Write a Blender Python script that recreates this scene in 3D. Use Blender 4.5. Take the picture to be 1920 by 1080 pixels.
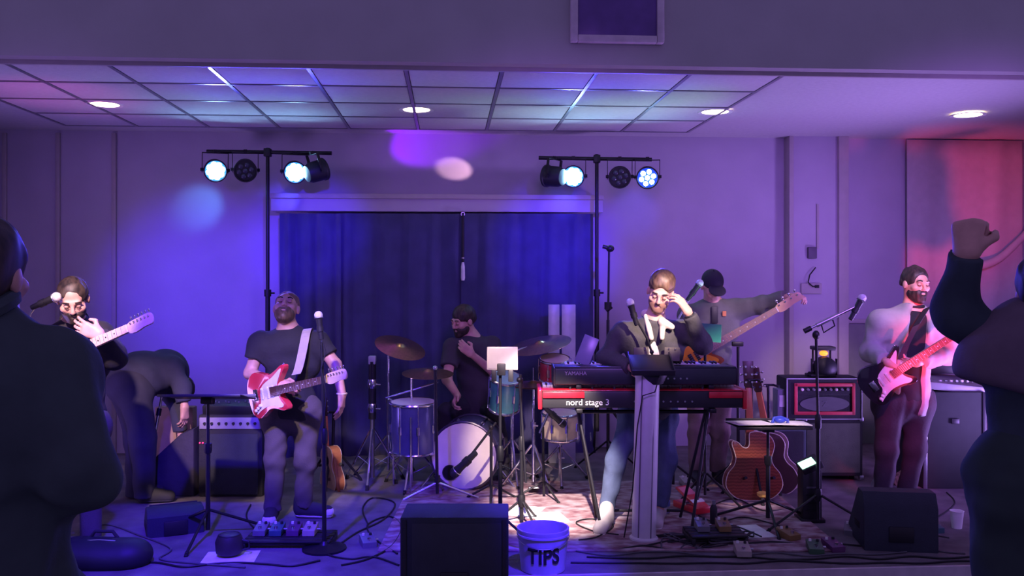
import bpy, bmesh, math, random
import numpy as np
from mathutils import Vector as V, Matrix, Euler
random.seed(7)
for o in list(bpy.data.objects): bpy.data.objects.remove(o)
SC = bpy.context.scene; C = SC.collection
PI = math.pi; R_ = math.radians

# ---------------------------------------------------------------- camera
FPX = 1700.0; HZ = 515.0; CZ = 1.63; TH = R_(4.0)
CT, ST = math.cos(TH), math.sin(TH)
cd = bpy.data.cameras.new('camera'); cam = bpy.data.objects.new('camera', cd); C.objects.link(cam)
cd.sensor_width = 36; cd.lens = 36*FPX/1920; cd.shift_y = -(540-HZ)/1920
cd.clip_start = .05; cd.clip_end = 100
cam.location = (0, 0, CZ); cam.rotation_euler = (PI/2, 0, -TH)
SC.camera = cam

def W(xc, d, z):                       # camera-aligned metres -> world
    return V((xc*CT + d*ST, -xc*ST + d*CT, z))
def P(px, py, d):                      # a point of the place seen at px,py at depth d
    return W((px-960)*d/FPX, d, CZ + (HZ-py)*d/FPX)
def PY(px, py, Y):                     # ... on the vertical plane world-Y = Y
    d = Y/(CT - (px-960)/FPX*ST); return P(px, py, d)
def DF(py, z=0.0): return FPX*(CZ-z)/(py-HZ)   # depth of a floor point

# ---------------------------------------------------------------- world, exposure
w = bpy.data.worlds.new('hall_air'); SC.world = w; w.use_nodes = True
bg = w.node_tree.nodes['Background']; bg.inputs[0].default_value = (.38, .28, .82, 1); bg.inputs[1].default_value = .44
SC.view_settings.view_transform = 'Standard'; SC.view_settings.look = 'None'
SC.view_settings.exposure = 0.0; SC.view_settings.gamma = 1; SC.view_settings.use_curve_mapping = False

# ---------------------------------------------------------------- stage lighting: front spots, with added unseen wash, uplight and blue lamps
def spot(name, loc, target, col, power, deg, blend=.5, size=.06):
    l = bpy.data.lights.new(name, 'SPOT'); l.color = col; l.energy = power
    l.spot_size = R_(deg); l.spot_blend = blend; l.shadow_soft_size = size
    o = bpy.data.objects.new(name, l); C.objects.link(o); o.location = loc
    o.rotation_euler = (V(target)-V(loc)).to_track_quat('-Z', 'Y').to_euler()
    return o
BLUE = (.055, .012, 1.0); WARM = (1.0, .72, .62); RED = (1.0, .06, .16); VIO = (.42, .03, 1.0)
VWASH = (.40, .145, 1.0)
for x_, p_ in ((-2.4, 95), (.6, 250), (3.2, 450)): spot('added_wash_violet', (x_, 3.3, 2.6), (x_*1.15, 8.5, .6), VWASH, p_, 64, .9, .35)  # added unseen wash that lifts the walls and the stage floor
for x_, p_, tx in ((-3.95, 150, -.8), (4.75, 430, 1.2)): spot('added_uplight_violet', (x_, 5.9, .3), (tx, 7.0, 2.93), (.45, .26, 1.0), p_, 110, 1.0, .3)  # added bare uplights out of frame, only there to brighten the ceiling
spot('unseen_spot_blue', (-2.4, 3.3, 2.7), PY(385, 560, 8.45), BLUE, 1300, 25, 1.0)  # added blue spots on wall and curtain, standing in for haze glow
spot('unseen_spot_blue', (1.2, 3.3, 2.7), PY(1045, 470, 8.3), BLUE, 1700, 17, 1.0)
spot('unseen_spot_blue', (-.4, 3.3, 2.7), PY(580, 440, 8.3), BLUE, 1300, 15, 1.0)
spot('unseen_spot_blue', (-1.2, 3.2, 2.9), P(470, 1000, 5.6), BLUE, 1500, 50, .9)
spot('unseen_spot_blue', (.9, 3.4, 2.7), P(1015, 1040, 5.0), BLUE, 1300, 20, .9)  # added to turn the bucket blue
spot('hall_spot_warm', (1.9, 3.0, 2.9), P(1235, 600, 5.95), WARM, 1500, 9, .6, .03)
spot('hall_spot_warm', (.3, 3.0, 2.9), P(1035, 950, 6.2), (1, .78, .72), 3600, 15, .7, .03)
spot('hall_spot_warm', (-.2, 3.1, 2.9), P(960, 850, 6.85), WARM, 900, 11, .8, .03)
spot('hall_spot_warm', (-.9, 3.0, 2.9), P(560, 745, 6.0), WARM, 600, 17, .7, .05)
spot('hall_spot_warm', (-1.8, 3.0, 2.9), P(190, 610, 5.2), (1, .66, .66), 1100, 15, .8, .04)
spot('hall_spot_warm', (2.9, 3.1, 2.9), P(1700, 545, 6.4), (1, .66, .78), 420, 14, .9, .05)
spot('hall_spot_warm', (2.0, 3.2, 2.8), P(1440, 830, 6.0), (1, .72, .74), 620, 9, .8, .03)
spot('hall_spot_warm', (2.7, 3.2, 2.8), P(1375, 600, 7.0), (1, .72, .70), 420, 9, .8, .03)
spot('hall_spot_red', (2.2, 3.1, 2.7), P(1690, 800, 6.4), RED, 320, 11, .9)
spot('hall_spot_red', (2.6, 4.4, .3), PY(1760, 370, 8.5), RED, 560, 28, 1.0)
spot('hall_spot_red', (-2.9, 4.4, .2), P(120, 175, 6.6), (1, .05, .5), 110, 22, 1.0)
# ---------------------------------------------------------------- materials
MATS = {}
def mat(name, col, rough=.6, metal=0.0, var=.12, scale=12.0, bump=0.0, bscale=60.0, emit=None, estr=0, trans=0, alpha=1, sheen=0, coat=0):
    if name in MATS: return MATS[name]
    m = bpy.data.materials.new(name); m.use_nodes = True; nt = m.node_tree; b = nt.nodes['Principled BSDF']
    b.inputs['Roughness'].default_value = rough; b.inputs['Metallic'].default_value = metal
    tc = nt.nodes.new('ShaderNodeTexCoord')
    n = nt.nodes.new('ShaderNodeTexNoise'); n.inputs['Scale'].default_value = scale; n.inputs['Detail'].default_value = 4
    nt.links.new(tc.outputs['Object'], n.inputs['Vector'])
    r = nt.nodes.new('ShaderNodeValToRGB')
    lo = [max(0, c*(1-var)) for c in col]; hi = [min(1, c*(1+var)) for c in col]
    r.color_ramp.elements[0].color = (*lo, 1); r.color_ramp.elements[1].color = (*hi, 1)
    r.color_ramp.elements[0].position = .3; r.color_ramp.elements[1].position = .7
    nt.links.new(n.outputs['Fac'], r.inputs['Fac']); nt.links.new(r.outputs['Color'], b.inputs['Base Color'])
    if bump:
        n2 = nt.nodes.new('ShaderNodeTexNoise'); n2.inputs['Scale'].default_value = bscale; n2.inputs['Detail'].default_value = 5
        nt.links.new(tc.outputs['Object'], n2.inputs['Vector'])
        bp = nt.nodes.new('ShaderNodeBump'); bp.inputs['Strength'].default_value = bump; bp.inputs['Distance'].default_value = .01
        nt.links.new(n2.outputs['Fac'], bp.inputs['Height']); nt.links.new(bp.outputs['Normal'], b.inputs['Normal'])
    if emit: b.inputs['Emission Color'].default_value = (*emit, 1); b.inputs['Emission Strength'].default_value = estr
    if trans: b.inputs['Transmission Weight'].default_value = trans
    if alpha < 1: b.inputs['Alpha'].default_value = alpha
    if sheen: b.inputs['Sheen Weight'].default_value = sheen
    if coat: b.inputs['Coat Weight'].default_value = coat
    m.diffuse_color = (*col, 1)
    MATS[name] = m; return m
def mixmat(name, c1, c2, scale, rough=.8, kind='noise', c3=None, stretch=(1, 1, 1)):
    if name in MATS: return MATS[name]
    m = bpy.data.materials.new(name); m.use_nodes = True; nt = m.node_tree; b = nt.nodes['Principled BSDF']
    b.inputs['Roughness'].default_value = rough
    tc = nt.nodes.new('ShaderNodeTexCoord'); mp = nt.nodes.new('ShaderNodeMapping'); mp.inputs['Scale'].default_value = stretch
    nt.links.new(tc.outputs['Object'], mp.inputs['Vector'])
    if kind == 'noise': n = nt.nodes.new('ShaderNodeTexNoise'); n.inputs['Detail'].default_value = 6; o = n.outputs['Fac']
    elif kind == 'wave': n = nt.nodes.new('ShaderNodeTexWave'); n.inputs['Distortion'].default_value = 4; n.inputs['Detail'].default_value = 3; o = n.outputs['Fac']
    else: n = nt.nodes.new('ShaderNodeTexVoronoi'); o = n.outputs['Distance']
    n.inputs['Scale'].default_value = scale; nt.links.new(mp.outputs['Vector'], n.inputs['Vector'])
    r = nt.nodes.new('ShaderNodeValToRGB'); e = r.color_ramp.elements
    e[0].color = (*c1, 1); e[0].position = .35; e[1].color = (*c2, 1); e[1].position = .62
    if c3: k = e.new(.5); k.color = (*c3, 1)
    nt.links.new(o, r.inputs['Fac']); nt.links.new(r.outputs['Color'], b.inputs['Base Color'])
    MATS[name] = m; return m

BLACK = mat('black_metal', (.012, .012, .016), .45, .2)
BPLAST = mat('black_plastic', (.014, .014, .018), .5)
TOLEX = mat('black_tolex', (.018, .018, .022), .75, bump=.3, bscale=150)
GRILLE = mat('grille_cloth', (.02, .021, .025), .9, bump=.4, bscale=220)
CHROME = mat('chrome', (.75, .75, .80), .18, 1.0)
STEEL = mat('brushed_steel', (.45, .45, .5), .35, 1.0)
WHITE = mat('white_paint', (.78, .77, .75), .5)
PAPER = mat('paper', (.82, .82, .80), .8)
RUBBER = mat('rubber', (.01, .01, .012), .85)
SKIN = mat('skin', (.62, .36, .27), .5, var=.08, scale=25, bump=.05, bscale=120)
SKIN2 = mat('skin_ruddy', (.56, .31, .24), .5, var=.1, scale=25, bump=.05, bscale=120)
HAIRD = mixmat('dark_hair', (.012, .008, .007), (.05, .032, .024), 60, .55, stretch=(1, 1, .3))
HAIRB = mixmat('brown_hair', (.07, .04, .025), (.17, .10, .06), 60, .5, stretch=(1, 1, .3))
WOODR = mixmat('red_mahogany', (.20, .045, .025), (.30, .075, .04), 14, .3, 'wave', stretch=(1, 6, .6))
#
MAPLE = mixmat('maple', (.72, .52, .30), (.80, .60, .37), 10, .35, stretch=(.5, 8, 8))
ROSE = mat('rosewood', (.10, .045, .03), .5)

# ---------------------------------------------------------------- mesh builder
class B:
    def __init__(s): s.bm = bmesh.new()
    def box(s, c, size, R=None, bev=0.0):
        r = bmesh.ops.create_cube(s.bm, size=1.0)
        vs = r['verts']; M = Matrix.Diagonal((*size, 1))
        for v in vs: v.co = M @ v.co
        if bev:
            es = list({e for v in vs for e in v.link_edges})
            g = bmesh.ops.bevel(s.bm, geom=es, offset=bev, segments=2, affect='EDGES', profile=.5)
            vs = list({v for f in g['faces'] for v in f.verts} | {v for v in vs if v.is_valid})
        T = Matrix.Translation(V(c)) @ (R.to_4x4() if R is not None else Matrix.Identity(4))
        for v in vs: v.co = T @ v.co
        return s
    def ring(s, c, X, Y, r, n): return [s.bm.verts.new(V(c)+X*(r*math.cos(2*PI*i/n))+Y*(r*math.sin(2*PI*i/n))) for i in range(n)]
    def skin(s, rings, cap=True):
        n = len(rings[0])
        for a, b in zip(rings, rings[1:]):
            for i in range(n):
                j = (i+1) % n; s.bm.faces.new((a[i], a[j], b[j], b[i]))
        if cap:
            s.bm.faces.new(rings[0][::-1]); s.bm.faces.new(rings[-1])
        return s
    def tube(s, pts, r, n=8, r2=None):
        pts = [V(p) for p in pts]; rings = []; up = None; L = len(pts)
        for i, p in enumerate(pts):
            t = (pts[min(i+1, L-1)]-pts[max(i-1, 0)]).normalized()
            if up is None: up = t.orthogonal().normalized()
            X = (up - t*up.dot(t))
            X = X.normalized() if X.length > 1e-5 else t.orthogonal().normalized()
            up = X; Y = t.cross(X)
            rr = r if r2 is None else r+(r2-r)*i/(L-1)
            rings.append(s.ring(p, X, Y, rr, n))
        return s.skin(rings)
    def cyl(s, a, b, r, r2=None, n=16): return s.tube([a, b], r, n, r if r2 is None else r2)
    def lathe(s, prof, o=(0, 0, 0), ax=(0, 0, 1), n=24, cap=True):
        ax = V(ax).normalized(); X = ax.orthogonal().normalized(); Y = ax.cross(X)
        return s.skin([s.ring(V(o)+ax*z, X, Y, max(r, 1e-4), n) for r, z in prof], cap)
    def ball(s, c, r, R=None, seg=12):
        g = bmesh.ops.create_uvsphere(s.bm, u_segments=seg, v_segments=max(6, seg*2//3), radius=1.0)
        rr = (r, r, r) if not hasattr(r, '__len__') else r
        T = Matrix.Translation(V(c)) @ (R.to_4x4() if R is not None else Matrix.Identity(4)) @ Matrix.Diagonal((*rr, 1))
        for v in g['verts']: v.co = T @ v.co
        return s
    def prism(s, pts, z0, z1, M=None, bev=0.0):
        M = M or Matrix.Identity(4)
        lo = [s.bm.verts.new(M @ V((x, y, z0))) for x, y in pts]; hi = [s.bm.verts.new(M @ V((x, y, z1))) for x, y in pts]
        n = len(pts); f = [s.bm.faces.new(lo[::-1]), s.bm.faces.new(hi)]
        for i in range(n):
            j = (i+1) % n; s.bm.faces.new((lo[i], lo[j], hi[j], hi[i]))
        if bev:
            es = list(f[0].edges)+list(f[1].edges)
            bmesh.ops.bevel(s.bm, geom=es, offset=bev, segments=2, affect='EDGES', profile=.5)
        return s
    def torus(s, c, R0, r, ax=(0, 0, 1), n=32, m=8):
        ax = V(ax).normalized(); X = ax.orthogonal().normalized(); Y = ax.cross(X); rings = []
        for i in range(n):
            a = 2*PI*i/n; d = X*math.cos(a)+Y*math.sin(a)
            rings.append([s.bm.verts.new(V(c)+d*(R0+r*math.cos(2*PI*k/m))+ax*(r*math.sin(2*PI*k/m))) for k in range(m)])
        rings.append(rings[0]); return s.skin(rings, False)
    def quad(s, a, b, c, d, th=.002):
        a, b, c, d = map(V, (a, b, c, d)); n = (b-a).cross(d-a).normalized()*th
        f = [s.bm.verts.new(p) for p in (a, b, c, d)]; g = [s.bm.verts.new(p-n) for p in (a, b, c, d)]
        s.bm.faces.new(f); s.bm.faces.new(g[::-1])
        for i in range(4):
            j = (i+1) % 4; s.bm.faces.new((f[j], f[i], g[i], g[j]))
        return s
    def mesh(s, name, m, smooth=True):
        me = bpy.data.meshes.new(name)
        bmesh.ops.recalc_face_normals(s.bm, faces=s.bm.faces[:]); s.bm.to_mesh(me); s.bm.free()
        if m: me.materials.append(m)
        if smooth and len(me.polygons):
            me.polygons.foreach_set('use_smooth', [True]*len(me.polygons))
            try: me.set_sharp_from_angle(angle=R_(38))
            except Exception: pass
        return me
    def obj(s, name, m, parent=None, M=None, smooth=True):
        o = bpy.data.objects.new(name, s.mesh(name, m, smooth)); C.objects.link(o)
        if parent: o.parent = parent
        if M is not None: o.matrix_local = M
        return o
def tag(o, label, cat, group=None):
    o['label'] = label; o['category'] = cat
    if group: o['group'] = group
    return o
def thing(name, label, cat, loc=(0, 0, 0), rotz=0.0, group=None):
    o = bpy.data.objects.new(name, None); C.objects.link(o); o.empty_display_size = .1
    o.location = loc; o.rotation_euler = (0, 0, rotz); return tag(o, label, cat, group)
def struct(o): o['kind'] = 'structure'; return o
def copy_tree(o, parent=None):
    c = o.copy(); C.objects.link(c); c.parent = parent
    for ch in list(o.children): copy_tree(ch, c)
    return c
class F:                                # camera-aligned local frame standing at px, depth d
    def __init__(s, px, d, z=0.0): s.bx = (px-960)*d/FPX; s.d = d; s.z = z; s.loc = W(s.bx, d, z)
    def l(s, px, py, dd=0.0):
        D = s.d+dd; return V(((px-960)*D/FPX - s.bx, dd, CZ+(HZ-py)*D/FPX - s.z))
    def g(s, px, py, z=0.0):            # floor point as local
        D = DF(py, z); return V(((px-960)*D/FPX - s.bx, D-s.d, z-s.z))
    def thing(s, name, label, cat, group=None): return thing(name, label, cat, s.loc, -TH, group)
def spline(pts, sub=6, closed=True):
    n = len(pts); out = []
    rng = range(n) if closed else range(n-1)
    for i in rng:
        if closed: p0, p1, p2, p3 = (pts[(i+k-1) % n] for k in range(4))
        else: p0, p1, p2, p3 = (pts[min(max(i+k-1, 0), n-1)] for k in range(4))
        for k in range(sub):
            t = k/sub
            out.append(tuple(.5*((2*b)+(-a+c)*t+(2*a-5*b+4*c-d)*t*t+(-a+3*b-3*c+d)*t**3) for a, b, c, d in zip(p0, p1, p2, p3)))
    if not closed: out.append(tuple(pts[-1]))
    return out
def text(s, size, m, parent, M, depth=.001, name='lettering', bold=False, spacing=1.0):
    cu = bpy.data.curves.new(name, 'FONT'); cu.body = s; cu.size = size; cu.extrude = depth; cu.align_x = 'CENTER'; cu.align_y = 'CENTER'
    cu.space_character = spacing
    if bold: cu.offset = size*.03
    t = bpy.data.objects.new(name, cu); C.objects.link(t)
    bpy.context.view_layer.update()
    me = bpy.data.meshes.new_from_object(t.evaluated_get(bpy.context.evaluated_depsgraph_get()))
    bpy.data.objects.remove(t); me.materials.clear(); me.materials.append(m)
    # one object per letter
    bm = bmesh.new(); bm.from_mesh(me); bpy.data.meshes.remove(me); bm.verts.ensure_lookup_table(); seen = set(); isl = []
    for v in bm.verts:
        if v.index in seen: continue
        st = [v]; seen.add(v.index); grp = []
        while st:
            q = st.pop(); grp.append(q)
            for e in q.link_edges:
                w_ = e.other_vert(q)
                if w_.index not in seen: seen.add(w_.index); st.append(w_)
        isl.append([min(q.co.x for q in grp), max(q.co.x for q in grp), grp])
    isl.sort(key=lambda g: g[0]); mer = []
    for g in isl:
        if mer and g[0] < mer[-1][1]-size*.03: mer[-1][1] = max(mer[-1][1], g[1]); mer[-1][2] += g[2]
        else: mer.append(g)
    out = []
    for g in mer:
        ids = {q.index: n for n, q in enumerate(g[2])}; fs = [[ids[q.index] for q in f.verts] for f in bm.faces if f.verts[0].index in ids]
        m2 = bpy.data.meshes.new('letter'); m2.from_pydata([tuple(q.co) for q in g[2]], [], fs); m2.materials.append(m)
        o = bpy.data.objects.new('letter', m2); C.objects.link(o); o.parent = parent; o.matrix_local = M; out.append(o)
    bm.free(); return out
FACE = Matrix(((1, 0, 0, 0), (0, 0, -1, 0), (0, 1, 0, 0), (0, 0, 0, 1)))   # xy drawing -> upright, facing the camera
def basis(o, x, n):                     # frame with x axis, normal (z) as near n as possible
    x = V(x).normalized(); n = V(n); z = (n-x*n.dot(x)).normalized(); y = z.cross(x)
    M = Matrix((x, y, z)).transposed().to_4x4(); M.translation = V(o); return M

# ---------------------------------------------------------------- distance-field modeller (one continuous skin)
class SDF:
    def __init__(s): s.ops = []
    def cap(s, a, b, ra, rb=None, k=.03, sq=None, flat=(0, 0), op='u'):
        s.ops.append(('c', np.array(a, float), np.array(b, float), ra, ra if rb is None else rb, k, sq, flat, op)); return s
    def ell(s, c, r, R=None, k=.02, op='u'):
        s.ops.append(('e', np.array(c, float), np.array(r, float), np.array(R or Matrix.Identity(3), float), k, op)); return s
    def cut(s, p, n, k=.004): s.ops.append(('p', np.array(p, float), np.array(V(n).normalized(), float), k)); return s
    def mesh(s, name, m, h=.008, noise=0.0, freq=16.0, seed=1):
        lo = np.full(3, 1e9); hi = -lo
        def bb(o):
            if o[0] == 'c':
                r = max(o[3], o[4])*(1.05 if o[6] is None else max(1.05, o[6][1]))
                return np.minimum(o[1], o[2])-r, np.maximum(o[1], o[2])+r
            rr = np.max(o[2]); return o[1]-rr, o[1]+rr
        for o in s.ops:
            if o[0] in 'ce' and o[-1] == 'u':
                a, b = bb(o); lo = np.minimum(lo, a); hi = np.maximum(hi, b)
        lo -= 4*h; hi += 4*h; n = np.ceil((hi-lo)/h).astype(int)+1
        D = np.full(n, .5, np.float32); ax = [lo[i]+h*np.arange(n[i]) for i in range(3)]
        for o in s.ops:
            if o[0] == 'p':
                g = [(ax[i]-o[1][i])*o[2][i] for i in range(3)]
                d = g[0][:, None, None]+g[1][None, :, None]+g[2][None, None, :]
                D = np.maximum(D, d.astype(np.float32)); continue
            a, b = bb(o); k = o[5] if o[0] == 'c' else o[4]; mg = k+3*h
            i0 = np.clip(np.floor((a-mg-lo)/h).astype(int), 0, n-1); i1 = np.clip(np.ceil((b+mg-lo)/h).astype(int)+1, 1, n)
            if np.any(i1 <= i0): continue
            sl = tuple(slice(i0[i], i1[i]) for i in range(3))
            p = np.stack(np.meshgrid(*[ax[i][sl[i]] for i in range(3)], indexing='ij'), -1).astype(np.float32)
            if o[0] == 'c':
                A, Bq = o[1], o[2]; q = p-A; ba = Bq-A
                if o[6] is not None:
                    f = np.array(o[6][0], float); f /= np.linalg.norm(f); sc = 1/o[6][1]-1
                    q = q+(q@f)[..., None]*f*sc; ba = ba+ba.dot(f)*f*sc
                L2 = max(ba.dot(ba), 1e-9); t = np.clip(q@ba/L2, 0, 1)
                d = np.linalg.norm(q-t[..., None]*ba, axis=-1)-(o[3]+(o[4]-o[3])*t)
                if o[6] is not None: d = d*min(1, o[6][1])
                u = ba/math.sqrt(L2)
                if o[7][0]: d = np.maximum(d, -(q@u))
                if o[7][1]: d = np.maximum(d, (q@u)-math.sqrt(L2))
            else:
                q = (p-o[1])@o[3]; k0 = np.linalg.norm(q/o[2], axis=-1); k1 = np.linalg.norm(q/(o[2]**2), axis=-1)
                d = k0*(k0-1)/np.maximum(k1, 1e-6)
            cur = D[sl]; op = o[-1]
            if op == 'u':
                hh = np.maximum(k-np.abs(cur-d), 0)/k; D[sl] = np.minimum(cur, d)-hh*hh*k*.25
            else:
                hh = np.maximum(k-np.abs(cur+d), 0)/k; D[sl] = np.maximum(cur, -d)+hh*hh*k*.25
        if noise:
            rs = np.random.RandomState(seed); G = 0
            for q in range(5):
                v = rs.normal(size=3); v = v/np.linalg.norm(v)*freq*(.6+.9*rs.rand()); ph = rs.rand()*6.28
                a0 = (v[0]*ax[0])[:, None, None]+(v[1]*ax[1])[None, :, None]+(v[2]*ax[2])[None, None, :]+ph
                G = G+np.sin(a0+1.3*np.sin(a0*.37+q))
            D = D+(noise*.5*(G-1.4)).astype(np.float32)
        ins = D < 0
        cor = [(i, j, k) for i in (0, 1) for j in (0, 1) for k in (0, 1)]
        N = n-1; cnt = np.zeros(N, np.int8)
        for c in cor: cnt += ins[c[0]:c[0]+N[0], c[1]:c[1]+N[1], c[2]:c[2]+N[2]]
        act = np.argwhere((cnt > 0) & (cnt < 8)); idx = np.full(N, -1, np.int32); idx[tuple(act.T)] = np.arange(len(act))
        vals = {c: D[tuple((act+np.array(c)).T)] for c in cor}
        acc = np.zeros((len(act), 3)); num = np.zeros(len(act))
        for c in cor:
            for x in range(3):
                if c[x]: continue
                e = list(c); e[x] = 1; e = tuple(e); a, b = vals[c], vals[e]; mk = (a < 0) != (b < 0)
                t = np.where(mk, a/np.where(mk, a-b, 1), 0); pt = np.tile(np.array(c, float), (len(act), 1)); pt[:, x] = t
                acc += pt*mk[:, None]; num += mk
        vs = lo+h*(act+acc/np.maximum(num, 1)[:, None]); fs = []
        for x in range(3):
            y, z = (x+1) % 3, (x+2) % 3
            s0 = [slice(None)]*3; s1 = [slice(None)]*3; s0[x] = slice(0, -1); s1[x] = slice(1, None)
            A = ins[tuple(s0)]; Bq = ins[tuple(s1)]; E = np.argwhere(A != Bq)
            E = E[(E[:, y] > 0) & (E[:, z] > 0) & (E[:, y] < N[y]) & (E[:, z] < N[z])]
            fl = A[tuple(E.T)]; q = []
            for dy, dz in ((0, 0), (-1, 0), (-1, -1), (0, -1)):
                e = E.copy(); e[:, y] += dy; e[:, z] += dz; q.append(idx[tuple(e.T)])
            q = np.stack(q, 1); q = np.where(fl[:, None], q, q[:, ::-1]); fs.append(q)
        fs = np.concatenate(fs); fs = fs[(fs >= 0).all(1)]
        me = bpy.data.meshes.new(name); me.vertices.add(len(vs)); me.vertices.foreach_set('co', vs.astype(np.float32).ravel())
        me.loops.add(len(fs)*4); me.loops.foreach_set('vertex_index', fs.astype(np.int32).ravel())
        me.polygons.add(len(fs)); me.polygons.foreach_set('loop_start', np.arange(0, len(fs)*4, 4, dtype=np.int32))
        me.polygons.foreach_set('use_smooth', np.ones(len(fs), bool)); me.update(calc_edges=True); me.validate()
        me.materials.append(m); return me
    def obj(s, name, m, parent, h=.008, noise=0.0, freq=16.0, seed=1):
        o = bpy.data.objects.new(name, s.mesh(name, m, h, noise, freq, seed)); C.objects.link(o); o.parent = parent; return o
# ================================================================ THE ROOM
YB, YH, YS, ZC = 8.5, 5.55, 4.89, 2.93          # back wall, header, stage edge, stage ceiling
WALLM = mat('painted_wall', (.46, .41, .50), .75, var=.05, scale=3, bump=.08, bscale=40)
HEADM = mat('header_paint', (.46, .44, .43), .8, var=.05, scale=3, bump=.1, bscale=40)
CEILM = mat('ceiling_tile', (.66, .64, .64), .85, var=.05, scale=30, bump=.25, bscale=140)
TRIMM = mat('trim_paint', (.42, .37, .37), .55, var=.05)
STAGEM = mat('stage_carpet', (.16, .14, .15), .95, var=.35, scale=5, bump=.5, bscale=260)
HALLM = mat('hall_floor', (.16, .15, .16), .5, var=.2, scale=6)
def sbox(name, x0, x1, y0, y1, z0, z1, m, parent=None, bev=0.0):
    c = V(((x0+x1)/2, (y0+y1)/2, (z0+z1)/2))
    o = B().box((0, 0, 0), (x1-x0, y1-y0, z1-z0), bev=bev).obj(name, m, parent)
    o.location = c
    return o if parent else struct(o)
XL, XR = -4.75, 6.0
fl = sbox('floor', XL, XR, YS, YB, -.14, 0, STAGEM)
sbox('floor_hall', XL-1, XR+1, -1.5, YS, -.2, -.14, HALLM)
sbox('trim_1', XL, XR, YS-.02, YS, -.14, .004, mat('stage_nosing', (.55, .48, .52), .5))
sbox('wall_back', XL, XR, YB, YB+.15, 0, ZC+.2, WALLM)
sbox('wall_left', XL-.12, XL, YS, YB+.15, -.14, ZC+.2, WALLM)
sbox('wall_right', XR, XR+.12, YS, YB+.15, -.14, ZC+.2, WALLM)
sbox('wall_header', XL-1, XR+1, YH, YH+.1, ZC-.004, 4.3, HEADM)
sbox('trim_2', XL, XR, YH+.1, YH+.125, ZC-.03, ZC, TRIMM)
ceil = sbox('ceiling', XL, XR, YH+.1, YB, ZC+.012, ZC+.08, CEILM)
# suspended tiles and their T-bars, pieces of the ceiling
TX0, TY0, TS, NX, NY = -3.32, YH+.13, .61, 9, 4
tile_me = B().box((0, 0, 0), (TS-.03, TS-.03, .016), bev=.003).mesh('ceiling_tile', CEILM)
barx = B().box((0, 0, 0), (NX*TS, .024, .018)).mesh('ceiling_grid_bar', mat('grid_bar', (.20, .19, .22), .28, .0))
bary = B().box((0, 0, 0), (.024, NY*TS, .018)).mesh('ceiling_grid_bar', MATS['grid_bar'])
cl = ceil.location
def piece(name, me, p, parent):
    o = bpy.data.objects.new(name, me); C.objects.link(o); o.parent = parent; o.location = V(p)-parent.location; return o
for i in range(NX):
    for j in range(NY):
        piece('ceiling_tile', tile_me, (TX0+TS*(i+.5), TY0+TS*(j+.5), ZC+.004), ceil)
for i in range(NX+1): piece('ceiling_grid_bar', bary, (TX0+TS*i, TY0+NY*TS/2, ZC+.001), ceil)
for j in range(NY+1): piece('ceiling_grid_bar', barx, (TX0+NX*TS/2, TY0+TS*j, ZC+.0005), ceil)
# back wall relief: lintel over the alcove, pilaster, chair rail, wainscot, battens
def pbox(name, px0, px1, py0, py1, out, m, Y=YB, parent=None, bev=.004):
    a = PY(px0, py1, Y); b = PY(px1, py0, Y)
    return sbox(name, a.x, b.x, Y-out, Y-.001, max(0.001, a.z), b.z, m, parent, bev)
pbox('trim_3', 518, 1122, 371, 376, .30, TRIMM)
pbox('trim_4', 518, 1122, 376, 399, .26, WALLM)
pbox('trim_5', 1476, 1562, 258, 880, .12, WALLM)
pbox('trim_6', 1470, 1478, 258, 880, .14, TRIMM)
pbox('trim_7', 1560, 1578, 258, 880, .16, TRIMM)
pbox('trim_8', 1579, 1900, 597, 606, .03, TRIMM)
WAIN = mat('wainscot', (.20, .22, .19), .6, var=.08)
pbox('trim_9', 1579, 1900, 607, 860, .015, WAIN)
for n_, x_ in enumerate((12, 112, 217)): pbox('trim_%d' % (10+n_), x_-6, x_+2, 250, 880, .03, TRIMM)
# picture-like dark screen in a pale frame, on the header
t = thing('wall_screen', 'dark screen in a pale frame high on the wall above the stage', 'screen', PY(1157, 10, YH-.03))
sw, sh = 150*5.55/1700, 116*5.55/1700
B().box((0, 0, 0), (sw, .03, sh), bev=.004).obj('panel', mat('screen_glass', (.13, .06, .26), .3), t)
fr = mat('pale_frame', (.62, .52, .56), .5)
for s in (-1, 1):
    B().box((s*(sw/2+.022), 0, 0), (.044, .06, sh+.088), bev=.006).obj('frame_side', fr, t)
    B().box((0, 0, s*(sh/2+.022)), (sw, .06, .044), bev=.006).obj('frame_rail', fr, t)

# ---------------------------------------------------------------- curtains and drapes
def cloth(px0, px1, py0, py1, Y, m, amp, nf, nu, nv, seed, swag=0.0):
    rs = random.Random(seed); a = PY(px0, py0, Y); b = PY(px1, py1, Y); ph = [rs.random()*6.28 for _ in range(6)]
    bm = bmesh.new(); g = []
    for j in range(nv+1):
        v = j/nv; row = []
        for i in range(nu+1):
            u = i/nu; x = a.x+(b.x-a.x)*u
            q = u*nf*2*PI+ph[0]+.6*math.sin(3*v+ph[1])+swag*v*2
            y = amp*(math.sin(q)+.45*math.sin(q*1.73+ph[2]+v*1.1)+.25*math.sin(q*.41+ph[3]))*(.55+.45*v)
            row.append(bm.verts.new((x-a.x, y, (b.z-a.z)*v+(.02*math.sin(q*.5) if j == nv else 0))))
        g.append(row)
    for j in range(nv):
        for i in range(nu): bm.faces.new((g[j][i], g[j][i+1], g[j+1][i+1], g[j+1][i]))
    me = bpy.data.meshes.new('curtain'); bm.to_mesh(me); bm.free(); me.materials.append(m)
    for p in me.polygons: p.use_smooth = True
    o = bpy.data.objects.new('curtain', me); C.objects.link(o); o.location = (a.x, Y, a.z)
    md = o.modifiers.new('thick', 'SOLIDIFY'); md.thickness = .006
    return o
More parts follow.
